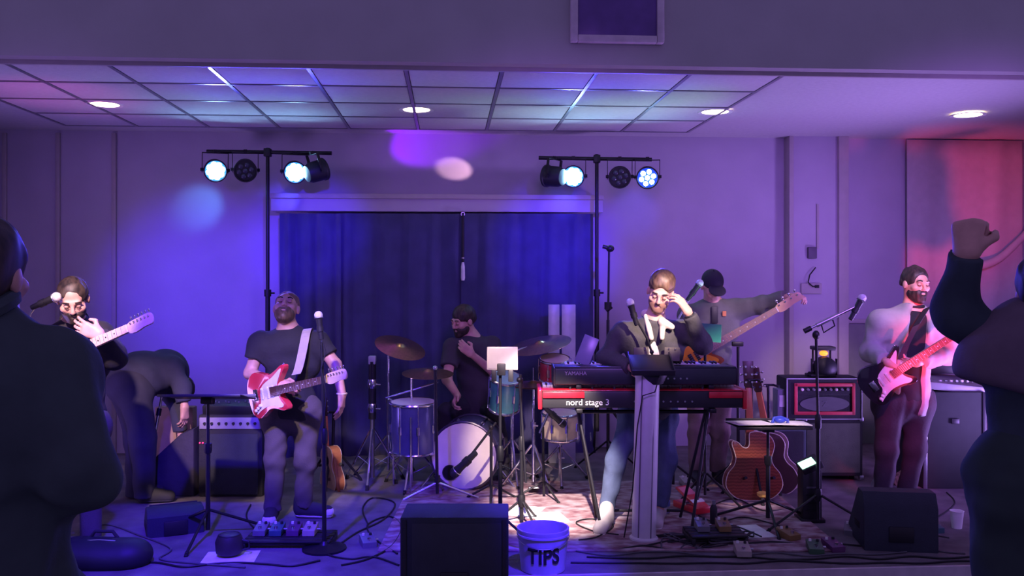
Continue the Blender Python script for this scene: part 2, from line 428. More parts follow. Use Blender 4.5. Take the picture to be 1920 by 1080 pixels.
CURT = mat('navy_curtain', (.055, .055, .17), .9, var=.2, scale=4, bump=.3, bscale=200, sheen=.3)
for i, (x0, x1, lab) in enumerate(((524, 640, 'narrow dark curtain panel at the left of the alcove behind the drums'),
                                   (634, 872, 'wide dark curtain panel left of the pale-handled pull rod'),
                                   (864, 1112, 'wide dark curtain panel right of the pale-handled pull rod'))):
    o = cloth(x0, x1, 400, 866, YB-.27+.012*(i % 2), CURT, .022, 3.5+2.5*(i > 0), 60, 10, 3+i)
    o.name = 'curtain'; tag(o, lab, 'curtain', 'curtains across the alcove')
SHEET = mat('pale_drape', (.52, .46, .47), .85, var=.05, bump=.1, bscale=60)
o = cloth(1700, 1918, 262, 868, YB-.06, SHEET, .012, 3, 60, 16, 11, 1.0); o.name = 'wall_drape'
tag(o, 'pale hanging drape on the back wall beside the raised fist', 'drape')
# swag tied over the right-hand drape
pts = [PY(1790, 503, YB-.14), PY(1830, 500, YB-.16), PY(1868, 488, YB-.16), PY(1900, 462, YB-.15), PY(1935, 425, YB-.14)]
sp = spline([tuple(p) for p in pts], 5, False)
o0 = V(sp[0]); o = B().tube([V(p)-o0 for p in sp], .045, 12, .03).obj('drape_swag', SHEET); o.location = o0
tag(o, 'rolled pale swag of cloth curving up behind the raised fist', 'drape')
# pull rod with a pale handle
q = PY(868, 404, YB-.33); t = thing('curtain_rod', 'thin dark curtain pull rod with a pale handle hanging behind the drummer', 'pull rod', q)
k = 8.2/1700
B().cyl((0, 0, 0), (0, 0, -.42), .012, n=10).obj('rod', BLACK, t)
B().lathe([(.006, -.36), (.012, -.38), (.010, -.42), (.017, -.46), (.020, -.56), (.014, -.585)]).obj('handle', WHITE, t)
B().torus((0, 0, .012), .016, .004, (0, 1, 0), 16, 6).cyl((0, 0, .028), (0, .1, .05), .005, n=8).obj('hook', STEEL, t)

# ---------------------------------------------------------------- recessed ceiling lights
GLOW = mat('lamp_glow', (1, .9, .75), .5, emit=(1, .80, .58), estr=9, var=0)
for px, py, lab in ((196, 195, 'glowing recessed ceiling light farthest left'), (781, 205, 'glowing recessed ceiling light left of centre, over the drums'),
                    (1341, 209, 'glowing recessed ceiling light over the bass player'), (1815, 215, 'glowing recessed ceiling light farthest right, above the drape')):
    d = FPX*(ZC-CZ)/(HZ-py); t = thing('recessed_light', lab, 'ceiling light', P(px, py, d), 0, 'recessed ceiling lights')
    B().lathe([(.105, -.004), (.135, -.009), (.137, -.002), (.105, .0)], cap=False).obj('trim_ring', WHITE, t)
    B().lathe([(.0, -.001), (.105, -.001), (.104, -.006), (.0, -.008)], cap=False).obj('lens', GLOW, t)
    l = bpy.data.lights.new('downlight', 'SPOT'); l.energy = 5; l.color = (1, .78, .6); l.spot_size = R_(80); l.spot_blend = .9; l.shadow_soft_size = .09
    lo = bpy.data.objects.new('lamp', l); C.objects.link(lo); lo.parent = t; lo.location = (0, 0, -.02)

# ---------------------------------------------------------------- T-bar stands with LED cans
LED = mat('led_lit', (.6, .9, 1), .4, emit=(.30, .62, 1.0), estr=90, var=0)
LEDO = mat('led_off', (.05, .05, .09), .2)
LENSB = mat('lens_plate_lit', (.02, .05, .3), .3, emit=(.03, .26, 1.0), estr=1.8, var=0)
LENSD = mat('lens_plate_dim', (.02, .05, .3), .3, emit=(.02, .03, 1.0), estr=.6, var=0)
def par_can(px, py, d, lit, look, label, beam=None, plate=None, haze_fill=6):
    t = thing('stage_light', label, 'stage light', P(px, py, d), 0, 'LED cans on the T-bar stands')
    v = V(look)-V(t.location); t.rotation_mode = 'QUATERNION'; t.rotation_quaternion = v.to_track_quat('-Y', 'Z')
    # local: lens looks along -Y
    B().lathe([(.03, .16), (.07, .15), (.088, .11), (.092, .0), (.099, -.005), (.099, -.022), (.088, -.022), (.086, -.004), (.01, -.003)], ax=(0, 1, 0), n=28).obj('housing', BPLAST, t)
    B().lathe([(.0, -.012), (.086, -.012), (.086, -.004), (.0, -.004)], ax=(0, 1, 0), n=28, cap=False).obj('lens_plate', (plate or LENSB) if lit else BPLAST, t)
    nl, rl = (6, .021) if (plate or not lit) else (8, .027)
    spots = [(0, 0)]+[(.053*math.cos(2*PI*i/nl+.26), .053*math.sin(2*PI*i/nl+.26)) for i in range(nl)]
    for x, z in spots:
        B().lathe([(.0, .004), (rl*.6, .003), (rl, -.004), (rl, -.014), (.0, -.0145)], o=(x, -.018, z), ax=(0, -1, 0), n=12, cap=False).obj('led', LED if lit else LEDO, t)
    b = B()
    for s in (-1, 1): b.box((s*.107, .05, .06), (.006, .026, .17), bev=.001).cyl((s*.095, .05, 0), (s*.122, .05, 0), .014, n=10)
    b.box((0, .05, .146), (.22, .026, .006)).box((0, .05, .16), (.03, .03, .03))
    b.obj('yoke', BLACK, t)
    if lit:
        l = bpy.data.lights.new('led_beam', 'SPOT'); l.energy = 160; l.color = BLUE; l.spot_size = R_(75); l.spot_blend = .9; l.shadow_soft_size = .07
        lo = bpy.data.objects.new('lamp', l); C.objects.link(lo); lo.parent = t; lo.location = (0, -.06, 0); lo.rotation_euler = (-PI/2, 0, 0)
        l = bpy.data.lights.new('haze_glow_spot', 'SPOT'); l.energy = haze_fill; l.color = (.05, .06, 1.0) if haze_fill < 8 else (.10, .36, 1.0); l.spot_size = R_(52); l.spot_blend = .8; l.shadow_soft_size = .03  # added spot on the wall below the can, imitating its beam's haze glow
        lo = bpy.data.objects.new('lamp', l); C.objects.link(lo); p0 = P(px-2, py+32, d+.06); lo.location = p0; lo.rotation_euler = (PY(px-26, py+66, YB)-p0).to_track_quat('-Z', 'Y').to_euler()
    if beam:
        col, en, deg, bl = beam; l = bpy.data.lights.new('side_beam', 'SPOT'); l.energy = en; l.color = col; l.spot_size = R_(deg); l.spot_blend = bl; l.shadow_soft_size = .02
        lo = bpy.data.objects.new('lamp', l); C.objects.link(lo); lo.parent = t; lo.location = (0, -.06, 0); lo.rotation_euler = (-PI/2, 0, 0)
    return t
def tbar(pxp, d, pyb, px0, px1, label):
    f = F(pxp, d); t = f.thing('light_stand', label, 'light stand', 'T-bar light stands'); zt = f.l(pxp, pyb).z
    B().cyl((0, 0, .25), (0, 0, 1.5), .021).obj('pole', BLACK, t)
    B().cyl((0, 0, 1.45), (0, 0, zt+.03), .016).obj('upper_pole', BLACK, t)
    B().lathe([(.03, 0), (.03, .06)], o=(0, 0, 1.44)).cyl((.02, 0, 1.47), (.06, 0, 1.47), .008, n=8).obj('collar', BLACK, t)
    a = f.l(px0, pyb); b = f.l(px1, pyb+6)
    B().cyl((a.x, 0, zt), (b.x, 0, zt-.015), .017).obj('crossbar', BLACK, t)
    B().box((0, 0, zt-.01), (.06, .06, .07), bev=.006).obj('clamp', BLACK, t)
    for i in range(3):
        an = R_(90+120*i); e = V((.5*math.cos(an), .3*math.sin(an), .015))
        B().tube([V((0, 0, .62)), e], .012, 8).cyl(e, e+V((0, 0, -.014)), .018, n=8).obj('leg', BLACK, t)
    return t
tbar(502, 7.9, 284, 388, 622, 'black T-bar light stand at the left carrying four cans')
tbar(1119, 8.0, 296, 1010, 1222, 'black T-bar light stand at the right carrying four cans')
aim = lambda px, py, d: P(px, py, d)
par_can(404, 320, 7.82, True, aim(560, 700, 3.2), 'lit blue LED can at the far left end of the left T-bar', haze_fill=9)
par_can(460, 320, 7.82, False, aim(460, 620, 4), 'unlit black LED can just left of the left stand pole')
par_can(553, 323, 7.82, True, aim(680, 680, 3.2), 'lit blue LED can just right of the left stand pole')
par_can(604, 318, 7.82, False, PY(790, 264, 8.45), 'dark LED can at the right end of the left T-bar, turned sideways', ((.26, .0, 1.0), 85, 32, .5))
par_can(1028, 330, 7.92, False, PY(868, 318, 8.45), 'dark LED can at the left end of the right T-bar, turned sideways', ((1, .58, .70), 70, 13, .35))
par_can(1075, 331, 7.92, True, aim(1000, 560, 3.0), 'lit blue LED can just left of the right stand pole')
par_can(1162, 332, 7.92, False, aim(1150, 560, 3.5), 'unlit black LED can just right of the right stand pole')
par_can(1214, 333, 7.92, True, aim(1230, 640, 3.5), 'lit blue LED can with seven separate dots at the right end of the right T-bar', None, LENSD)

# ---------------------------------------------------------------- rug
RUG = mixmat('rug_pattern', (.17, .07, .09), (.42, .34, .35), 9.0, .95, 'noise', (.30, .20, .21), (1, 1.6, 1))
a, b = DF(1012), DF(918)
f = F(1120, (a+b)/2); t = B()
t.box((0, 0, .006), (2.75, b-a+.5, .011), bev=.003); o = t.obj('stage_rug', RUG); o.location = f.loc; o.rotation_euler = (0, 0, -TH)
tag(o, 'worn red and cream patterned rug under the keyboard player', 'rug')
# ================================================================ STAGE GEAR
# ---------------------------------------------------------------- stands and microphones
def tripod(t, hub, rad, a0, m=BLACK, r=.008, foot=.012, ys=1.0, z0=.0, brace=None):
    for i in range(3):
        an = R_(a0+120*i); e = V((rad*math.cos(an), rad*ys*math.sin(an), z0+foot)); h = V((.012*math.cos(an), .012*math.sin(an), hub))
        b = B().tube([h, e], r, 8); o = b.obj('leg', m, t)
        B().cyl(e+(h-e)*.05, e+V((0, 0, -foot+.001))+(e-h).normalized()*.005, foot, n=8).obj('rubber_foot', RUBBER, o)
        if brace: B().tube([V((0, 0, brace)), h+(e-h)*.55], r*.6, 6).obj('brace', m, t)
MICG = mat('mic_grille', (.80, .80, .84), .4, .3, bump=.6, bscale=500)
def mic(t, head, tail, s=1.0, grille=MICG):
    h, q = V(head), V(tail); u = (q-h).normalized()
    m = basis(h, u.orthogonal(), u)
    L = .15*s
    mm = B().lathe([(.011*s, L), (.014*s, L*.98), (.019*s, .04*s), (.021*s, .024*s)], o=h, ax=u, n=14).obj('mic_body', BPLAST, t)
    B().ball(h+u*.004*s, .0255*s, seg=14).obj('mic_grille', grille, mm)
    B().torus(h+u*.018*s, .0245*s, .003*s, u, 16, 6).obj('mic_band', STEEL, mm)
    B().cyl(h+u*.07*s, h+u*.10*s, .021*s, n=12).obj('mic_clip', BPLAST, t)
def straight_stand(px, py, top, label, hub=.25, rad=.26, base='tripod', a0=-80, name='microphone_stand', m=BLACK):
    f = F(px, DF(py)); t = f.thing(name, label, 'mic stand' if name == 'microphone_stand' else 'stand')
    p = f.l(*top)
    if base == 'tripod':
        tripod(t, hub, rad, a0, m)
        B().lathe([(.02, 0), (.024, .02), (.024, .06), (.02, .08)], o=(0, 0, hub-.04)).obj('hub', m, t)
    else:
        B().lathe([(.13, 0), (.13, .012), (.03, .03), (.016, .05)], n=28).obj('round_base', m, t)
    z1 = p.z*.55
    B().cyl((0, 0, max(.04, hub-.16) if base == 'tripod' else .03), (0, 0, z1), .013, n=12).obj('pole', m, t)
    B().cyl((0, 0, z1-.02), p, .009, n=10).obj('upper_pole', m, t)
    B().lathe([(.019, 0), (.021, .02), (.021, .07), (.014, .09)], o=(0, 0, z1-.05)).obj('clutch', m, t)
    return f, t, p
# singer's straight stand in front of the red guitar
f, t, p = straight_stand(608, 1030, (603, 640), 'straight black mic stand in front of the guitarist in a black tee', base='round')
mic(t, f.l(597, 590), f.l(603, 640))
B().tube([f.l(600, 622), f.l(611, 660, -.02), f.l(602, 690, -.03), f.l(612, 740, -.02), f.l(606, 800, -.02)], .004, 6).obj('mic_cable', RUBBER, t)
# left singer's gooseneck boom
f = F(70, 5.05); t = f.thing('microphone_stand', 'bent boom mic stand reaching the left guitarist\'s face', 'mic stand')
tripod(t, .25, .26, 20); B().cyl((0, 0, .09), f.l(62, 640), .012).obj('pole', BLACK, t)
sp = [V(q) for q in spline([tuple(f.l(62, 645)), tuple(f.l(55, 598)), tuple(f.l(66, 577)), tuple(f.l(84, 567))], 5, False)]
B().tube(sp, .006, 8).obj('gooseneck', STEEL, t); mic(t, f.l(107, 556), f.l(82, 567), 1.05)
B().lathe([(.018, 0), (.02, .03), (.014, .05)], o=f.l(62, 650)).obj('clutch', BLACK, t)
# right-hand boom stand
f, t, p = straight_stand(1534, 985, (1530, 628), 'black boom mic stand left of the guitarist in a pale jacket', hub=.2, rad=.42, a0=-35)
a, b = f.l(1508, 621), f.l(1612, 571)
B().cyl(a, b, .0085).obj('boom', STEEL, t); B().cyl(a+(b-a)*.22, a+(b-a)*.62, .014).obj('boom_sleeve', STEEL, t)
B().cyl(a-(b-a)*.0, a+(b-a)*.12, .017).obj('counterweight', BLACK, t)
B().ball(p, (.024, .024, .03)).obj('boom_clutch', BLACK, t); mic(t, f.l(1617, 558), f.l(1604, 582), 1.1)
B().tube([a+(b-a)*.5, a+(b-a)*.55+V((0, 0, -.06)), a+(b-a)*.35+V((0, 0, -.07)), a+(b-a)*.3], .005, 6).obj('mic_cable', RUBBER, t)
# keyboard player's boom: base left of the keyboards' stand, mic at his chin
f, t, p = straight_stand(978, 985, (976, 702), 'black boom mic stand beside the tips bucket, boom tucked along the pole', hub=.16, rad=.19, a0=-60)
a, b = f.l(974, 712), f.l(986, 905, -.05); B().cyl(a, b, .008).obj('boom', BLACK, t); B().ball(a, .02).obj('boom_clutch', BLACK, t)
f = F(1226, 5.80); zk = CZ+(HZ-687)*5.75/FPX; t = thing('microphone_stand', 'thin clamped boom arm and mic in front of the keyboard player\'s chest', 'mic stand', W(f.bx, f.d, zk), -TH); f.z = zk
B().box((0, 0, .012), (.05, .06, .024), bev=.004).obj('clamp', BLACK, t); B().tube([V((0, 0, .02)), f.l(1222, 660), f.l(1212, 632), f.l(1188, 590)], .0075).obj('boom', BLACK, t); B().ball(f.l(1222, 660), .014).obj('joint', BLACK, t)
mic(t, f.l(1181, 566), f.l(1190, 596), 1.05)
# bassist's mic
f = F(1262, 6.75); t = f.thing('microphone_stand', 'boom mic stand reaching the bass player\'s capped head', 'mic stand')
tripod(t, .22, .28, 10); B().cyl((0, 0, .07), f.l(1262, 620), .012).obj('pole', BLACK, t)
B().cyl(f.l(1258, 622), f.l(1300, 548), .0085).obj('boom', STEEL, t); mic(t, f.l(1313, 530), f.l(1298, 550), 1.1); B().ball(f.l(1262, 618), .022).obj('boom_clutch', BLACK, t)
# tall boom behind the keyboards
f = F(1140, 7.5); t = f.thing('microphone_stand', 'tall thin black boom stand beside the right light stand', 'mic stand')
tripod(t, .25, .3, 30); B().cyl((0, 0, .1), f.l(1140, 600), .013).obj('pole', BLACK, t); B().cyl(f.l(1140, 610), f.l(1142, 470), .009).obj('upper_pole', BLACK, t)
B().lathe([(.03, 0), (.03, .06)], o=f.l(1140, 580)).cyl(f.l(1136, 582), f.l(1146, 574), .022).obj('clutch', BLACK, t)
B().ball(f.l(1144, 466), (.035, .03, .03)).obj('boom_clutch', BLACK, t); B().cyl(f.l(1130, 462), f.l(1146, 466), .016).obj('boom_stub', BLACK, t)
# short stand right of the bassist
f = F(1384, 6.9); t = f.thing('microphone_stand', 'short black stand with a T-shaped head right of the bass player', 'stand')
tripod(t, .22, .25, 50); B().cyl((0, 0, .07), f.l(1384, 650), .012).obj('pole', BLACK, t); B().box(f.l(1383, 645), (.085, .03, .035), bev=.005).obj('head', BLACK, t)
# empty speaker stand left of the kit
f = F(698, DF(905)); t = f.thing('speaker_stand', 'empty tripod speaker stand with a square pale cap left of the drums', 'stand')
tripod(t, .42, .26, -90, CHROME, .010, .014, brace=.12)
for i, (a0, b0, r, mm) in enumerate(((.04, .55, .019, STEEL), (.5, .95, .030, BLACK))): B().cyl((0, 0, a0), (0, 0, b0), r).obj(('pole', 'upper_pole')[i], mm, t)
B().box((0, 0, f.l(698, 675).z), (.055, .055, .065), bev=.006).obj('cap', mat('grey_plastic', (.45, .45, .5), .5), t)
for zz in (.55, .74): B().lathe([(.03, 0), (.036, .02), (.036, .05), (.03, .07)], o=(0, 0, zz)).cyl((.03, -.01, zz+.03), (.07, -.02, zz+.03), .007).obj('collar', CHROME, t)
# tablet stand, centre front
f, t, p = straight_stand(938, 1030, (938, 700), 'black stand holding a pale tablet in front of the drums', hub=.2, rad=.3, a0=-30, name='tablet_stand')
tb = B().box((0, 0, 0), (.185, .012, .14), bev=.006).obj('tablet', mat('tablet_shell', (.34, .30, .27), .35), t, Matrix.Translation(f.l(942, 672)) @ Matrix.Rotation(R_(-12), 4, 'X'))
B().box((0, -.0075, 0), (.165, .001, .12)).obj('back_panel', mat('tablet_back', (.30, .27, .25), .3), tb)
for s in (-1, 1): B().box((s*.05, -.012, -.045), (.03, .02, .07), bev=.004).obj('grip', BPLAST, t, Matrix.Translation(f.l(942, 690)))
B().box((0, -.02, 0), (.05, .03, .07), bev=.005).obj('holder', BPLAST, t, Matrix.Translation(f.l(940, 692)))

# ---------------------------------------------------------------- music stands
def music_stand(px, py, pyt, w, tilt, label, hub=.3, rad=.32, a0=-90, dep=.3):
    f = F(px, DF(py)); t = f.thing('music_stand', label, 'music stand'); z = f.l(px, pyt).z
    tripod(t, hub, rad, a0, r=.009); B().cyl((0, 0, .05), (0, 0, z*.62), .014).obj('pole', BLACK, t); B().cyl((0, 0, z*.6), (0, 0, z-.01), .010).obj('upper_pole', BLACK, t)
    B().lathe([(.02, 0), (.024, .02), (.024, .06)], o=(0, 0, z*.6)).obj('clutch', BLACK, t)
    M = Matrix.Translation((0, 0, z)) @ Matrix.Rotation(R_(tilt), 4, 'X')
    d = B().box((0, 0, 0), (w, dep, .004), bev=.0015).obj('desk', BLACK, t, M)
    B().box((0, dep/2, .014), (w, .004, .032), bev=.001).obj('ledge_lip', BLACK, d)
    B().box((0, -dep/2, -.006), (w, .006, .016), bev=.001).obj('top_edge', BLACK, d)
    B().box((0, 0, -.025), (.07, .07, .04), bev=.006).obj('bracket', BLACK, d)
    return f, t, d
music_stand(390, 1008, 744, .50, -12, 'black music stand with a flat desk at the front left', hub=.17, rad=.38, a0=-90, dep=.34)
f, t, d = music_stand(1440, 985, 797, .47, -4, 'black music stand holding white sheets beside the acoustic guitar', hub=.16, rad=.36, a0=-95, dep=.34)
M0 = Matrix.Translation(t.location) @ Matrix.Rotation(-TH, 4, 'Z')
for i, (x, y, r, w_, lab) in enumerate(((-.12, -.01, 4, .25, 'left white sheet lying on the right-hand music stand'), (.13, -.03, -7, .23, 'right white sheet lying on the right-hand music stand'))):
    s = B().box((0, 0, 0), (w_, .3, .003)).obj('sheet_music', PAPER); s.location = M0 @ V((x, y, f.l(1440, 797).z+.016+.003*i)); s.rotation_euler = (R_(-4), 0, -TH+R_(r))
    tag(s, lab, 'paper', 'sheets on the music stand')
q = B()
q.tube([(-.05, 0, .0), (-.03, .02, .028), (.01, .01, .034), (.045, -.02, .02), (.05, .0, 0)], .011, 8).ball((.0, .0, .02), (.04, .03, .02))
q = q.obj('blue_headset', mat('blue_plastic', (.03, .06, .5), .4)); q.location = M0 @ V((.06, -.06, f.l(1440, 797).z+.024)); tag(q, 'small blue crumpled object lying on the right-hand music stand', 'object')

# ---------------------------------------------------------------- pedestal lectern in front of the keyboards
f = F(1207, DF(1013)); t = f.thing('pedestal_lectern', 'grey round column lectern with a black tray in front of the keyboards', 'lectern')
COLM = mat('column_grey', (.62, .60, .64), .45, var=.06)
top = f.l(1222, 693)
B().lathe([(.088, 0), (.088, .02), (.074, .03), (.074, top.z-.06), (.080, top.z-.03), (.080, top.z)], n=36).obj('column', COLM, t, Matrix.Shear('XY', 4, (top.x/top.z, 0)))
for s in (-35, 25): B().box((0, -.075, top.z*.5), (.006, .004, top.z*.94)).obj('seam', mat('seam_dark', (.12, .11, .15), .5), t, Matrix.Shear('XY', 4, (top.x/top.z, 0)) @ Matrix.Rotation(R_(s), 4, 'Z'))
B().lathe([(.02, -.10), (.07, -.085), (.10, -.02), (.10, 0)], o=top, n=28).obj('cup', BPLAST, t)
tr = B().box((0, 0, 0), (.26, .24, .012), bev=.004).obj('tray', BPLAST, t, Matrix.Translation(top+V((-.005, 0, .03))) @ Matrix.Rotation(R_(24), 4, 'X'))
B().box((0, -.12, .012), (.26, .008, .035), bev=.002).obj('tray_lip', BPLAST, tr)
for s in (-1, 1): B().box((s*.128, 0, .012), (.008, .24, .03), bev=.002).obj('tray_side', BPLAST, tr)
B().tube([f.l(1238, 700, -.09), f.l(1228, 735, -.1), f.l(1205, 742, -.1), f.l(1195, 800, -.09), f.l(1186, 920, -.09), f.l(1170, 1008, -.09)], .004, 6).obj('cable', RUBBER, t)

# ---------------------------------------------------------------- keyboards
def keys(t, n, wdt, z, y0, dep):
    wk = wdt/n
    for i in range(n):
        me = keys.me.get(round(wk, 4))
        if me is None:
            me = B().box((0, 0, 0), (wk*.92, dep, .018), bev=.001).mesh('white_key', WHITE); keys.me[round(wk, 4)] = me
            keys.bk[round(wk, 4)] = B().box((0, 0, 0), (wk*.5, dep*.62, .014), bev=.001).mesh('black_key', BPLAST)
        o = bpy.data.objects.new('white_key', me); C.objects.link(o); o.parent = t; o.location = (-wdt/2+wk*(i+.5), y0, z)
        if i % 7 in (0, 2, 3, 5, 6) and i < n-1:
            o = bpy.data.objects.new('black_key', keys.bk[round(wk, 4)]); C.objects.link(o); o.parent = t; o.location = (-wdt/2+wk*(i+1), y0-dep*.19, z+.014)
keys.me = {}; keys.bk = {}
DK = 5.69
REDK = mat('red_lacquer', (.62, .015, .03), .3, coat=.5)
f = F(1205, DK); z0 = f.l(1205, 766).z; z1 = f.l(1205, 733).z
t = thing('keyboard', 'red stage keyboard with 88 keys, lower of the two keyboards', 'keyboard', W(f.bx, DK, z0), -TH)
wd = 392*DK/FPX; h = z1-z0
B().box((0, .17, h/2), (wd-.05, .33, h*.96), bev=.008).obj('chassis', BPLAST, t)
B().box((0, .10, h+.001), (wd-.05, .18, .006), bev=.002).obj('top_panel', REDK, t)
for s in (-1, 1):
    B().box((s*(wd/2-.0125), .17, h/2), (.025, .345, h+.012), bev=.006).obj('end_cheek', REDK, t)
    B().box((s*(wd/2-.16 if s < 0 else wd/2-.135), -.002, h*.78), (.26 if s < 0 else .21, .014, h*.36), bev=.003).obj('red_band', REDK, t)
keys(t, 52, wd-.07, h+.004, .27, .14)
text('nord stage 3', .054, WHITE, t, Matrix.Translation((-.345, -.001, h*.34)) @ FACE)
for i in range(9): B().cyl((-.05+i*.045, .002, h*.4), (-.05+i*.045, -.006, h*.4), .006, n=8).obj('socket', STEEL, t)
for i in range(14): B().lathe([(.009, 0), (.008, .014)], o=(-.45+i*.07, .07+.04*(i % 2), h+.004), n=10).obj('knob', BPLAST, t)
NORD_Z = z0; NORD_H = h
f = F(1211, DK+.06); z0 = f.l(1211, 722).z; z1 = f.l(1211, 687).z; h = z1-z0; wd = 346*(DK+.06)/FPX
t = thing('keyboard', 'black keyboard on the upper tier, above the red one', 'keyboard', W(f.bx, DK+.06, z0), -TH)
YAM = mat('dark_teal_case', (.018, .026, .032), .4)
B().box((0, .15, h*.45), (wd, .30, h*.9), bev=.01).obj('chassis', YAM, t)
B().box((0, .07, h*.93), (wd-.02, .13, .014), bev=.004).obj('top_panel', YAM, t)
keys(t, 43, wd-.16, h*.94, .225, .13)
text('YAMAHA', .034, mat('logo_grey', (.35, .36, .42), .5), t, Matrix.Translation((-wd/2+.14, -.001, h*.62)) @ FACE)
for i in range(5): B().cyl((.1+i*.04, .002, h*.35), (.1+i*.04, -.006, h*.35), .006, n=8).obj('socket', STEEL, t)
for s in (-1, 1): B().box((s*(wd/2-.006), .15, h*.45), (.014, .305, h*.94), bev=.004).obj('end_cheek', BPLAST, t)
# two-tier stand
f = F(1205, DK+.16); t = f.thing('keyboard_stand', 'black two-tier stand carrying both keyboards', 'stand')
for s in (-1, 1):
    x = s*.42
    B().cyl((x-s*.14, -.17, .012), (x, -.02, NORD_Z-.02), .010).cyl((x-s*.14, .2, .012), (x, .04, NORD_Z-.02), .010).obj('leg', BLACK, t)
    B().box((x, 0, NORD_Z-.014), (.04, .34, .026), bev=.004).obj('lower_arm', BLACK, t)
    B().cyl((x, .19, NORD_Z-.02), (x, .2, z0-.012), .012).obj('upright', BLACK, t)
    B().box((x, .05, z0-.013), (.035, .32, .024), bev=.004).obj('upper_arm', BLACK, t)
B().cyl((-.28, .19, .06), (.28, .19, .06), .010).obj('cross_bar', BLACK, t); B().cyl((-.42, .04, NORD_Z-.05), (.42, .04, NORD_Z-.05), .012).obj('cross_bar', BLACK, t)
# sheet leaning on the upper keyboard, left
f = F(1090, DK+.2); o = B().box((0, 0, .095), (.10, .006, .19), bev=.002).obj('tablet', mat('tablet_screen', (.20, .19, .34), .3))
o.location = W(f.bx, DK+.2, z1+.003); o.rotation_euler = (R_(-14), R_(20), -TH-R_(15)); tag(o, 'slim tablet propped up at the left end of the upper keyboard', 'tablet')
# green folder on a low stand between singer and bassist
f = F(1322, 6.3); t = f.thing('music_stand', 'green folder board on a slim stand in front of the bass player', 'music stand')
B().box((0, 0, 0), (.165, .012, .125), bev=.003).obj('folder', mat('green_folder', (.03, .16, .12), .6), t, Matrix.Translation(f.l(1330, 624)) @ Matrix.Rotation(R_(-8), 4, 'X') @ Matrix.Rotation(R_(4), 4, 'Y'))
B().box(f.l(1318, 687), (.2, .12, .012), bev=.003).obj('ledge', mat('violet_tray', (.16, .12, .5), .4), t); B().cyl((0, 0, .1), f.l(1322, 640, .02), .010).obj('pole', BLACK, t); tripod(t, .25, .25, 0)

# ---------------------------------------------------------------- drum kit
HEADM_ = mat('drum_head', (.80, .74, .62), .6, var=.05); 
def drum(c, ax, r, L, shell, label, name='tom_drum', n_lug=6, head=HEADM_, parts=None, face=True):
    ax = V(ax).normalized(); t = thing(name, label, 'drum', c, -TH); z = V((0, 0, 0))
    B().lathe([(r*.985, -L/2), (r, -L/2+.01), (r, L/2-.01), (r*.985, L/2)], ax=ax, n=36, cap=False).obj('shell', shell, t)
    for s in (-1, 1):
        B().lathe([(.001, .004*s), (r*.985, .004*s), (r*1.0, 0)], o=ax*(s*L/2), ax=ax, n=36).obj('drum_head', head, t)
        B().torus(ax*(s*(L/2-.004)), r*1.02, .011, ax, 36, 8).obj('hoop', CHROME if name != 'bass_drum' else mat('dark_hoop', (.04, .03, .06), .3), t)
    X = ax.orthogonal().normalized(); Y = ax.cross(X)
    for i in range(n_lug):
        a = 2*PI*i/n_lug+.3; d = X*math.cos(a)+Y*math.sin(a)
        B().cyl(d*(r+.012)-ax*(L/2), d*(r+.012)+ax*(L/2), .004, n=6).cyl(d*(r+.004)-ax*.03, d*(r+.004)+ax*.03, .013, n=8).obj('lug', CHROME, t)
    return t
SH_B = mat('dark_sparkle_shell', (.10, .11, .20), .25, .3); SH_T = mat('teal_shell', (.05, .20, .22), .25); SH_R = mat('red_shell', (.45, .04, .06), .3); SH_C = mat('cream_shell', (.72, .62, .44), .35)
DB = 6.85; r = .25
t = drum(W((876-960)*DB/FPX, DB+.18, r+.012), (-.13, -1, .0), r, .38, SH_B, 'bass drum with a cream head standing on its hoop', 'bass_drum', 8)
ax = V((-.13, -1, 0)).normalized(); hp = W(0, 0, 0)
B().lathe([(.0, 0), (.052, 0), (.055, .004), (.0, .0045)], o=ax*.192+V((-.105, 0, -.125)), ax=ax, n=24, cap=False).obj('port_hole', mat('port_black', (.004, .004, .005), .9), t)
B().torus(ax*.194+V((-.105, 0, -.125)), .054, .005, ax, 24, 6).obj('port_ring', BPLAST, t)
for s in (-1, 1): B().tube([V((s*.22, -.02, -.1)), V((s*.36, -.12, -.258))], .008, 8).obj('spur', CHROME, t)
def tri_stand(px, py, ztop, label, rad=.3, a0=0, m=CHROME, cat='stand', hub=.33, name='cymbal_stand'):
    f = F(px, DF(py)); t = f.thing(name, label, cat); tripod(t, hub, rad, a0, m, .009, .013, brace=.1)
    B().cyl((0, 0, .05), (0, 0, ztop*.6), .014).obj('pole', m, t); B().cyl((0, 0, ztop*.58), (0, 0, ztop), .009).obj('upper_pole', m, t)
    B().lathe([(.02, 0), (.022, .05)], o=(0, 0, ztop*.57)).cyl((.0, -.02, ztop*.6), (.035, -.03, ztop*.6), .007).obj('clutch', m, t)
    return f, t
BRZ = mat('bronze_cymbal', (.62, .42, .20), .28, 1.0, var=.1, scale=40)
def cymbal(loc, r, nrm, label):
    nrm = V(nrm).normalized(); o = B().lathe([(.004, .022), (.02, .02), (.036, .010), (.05, .005), (r*.6, -.004), (r, -.016), (r, -.0175), (r*.6, -.006), (.05, .003), (.0, .018)], ax=nrm, n=40, cap=False).obj('cymbal', BRZ)
    o.location = loc; o.rotation_euler = (0, 0, -TH); return tag(o, label, 'cymbal')
# rack tom, teal
drum(P(947, 737, 6.95), (.06, -.35, 1), .115, .26, SH_T, 'teal rack tom above the bass drum\'s right side', n_lug=6, head=mat('green_head', (.35, .62, .50), .5))
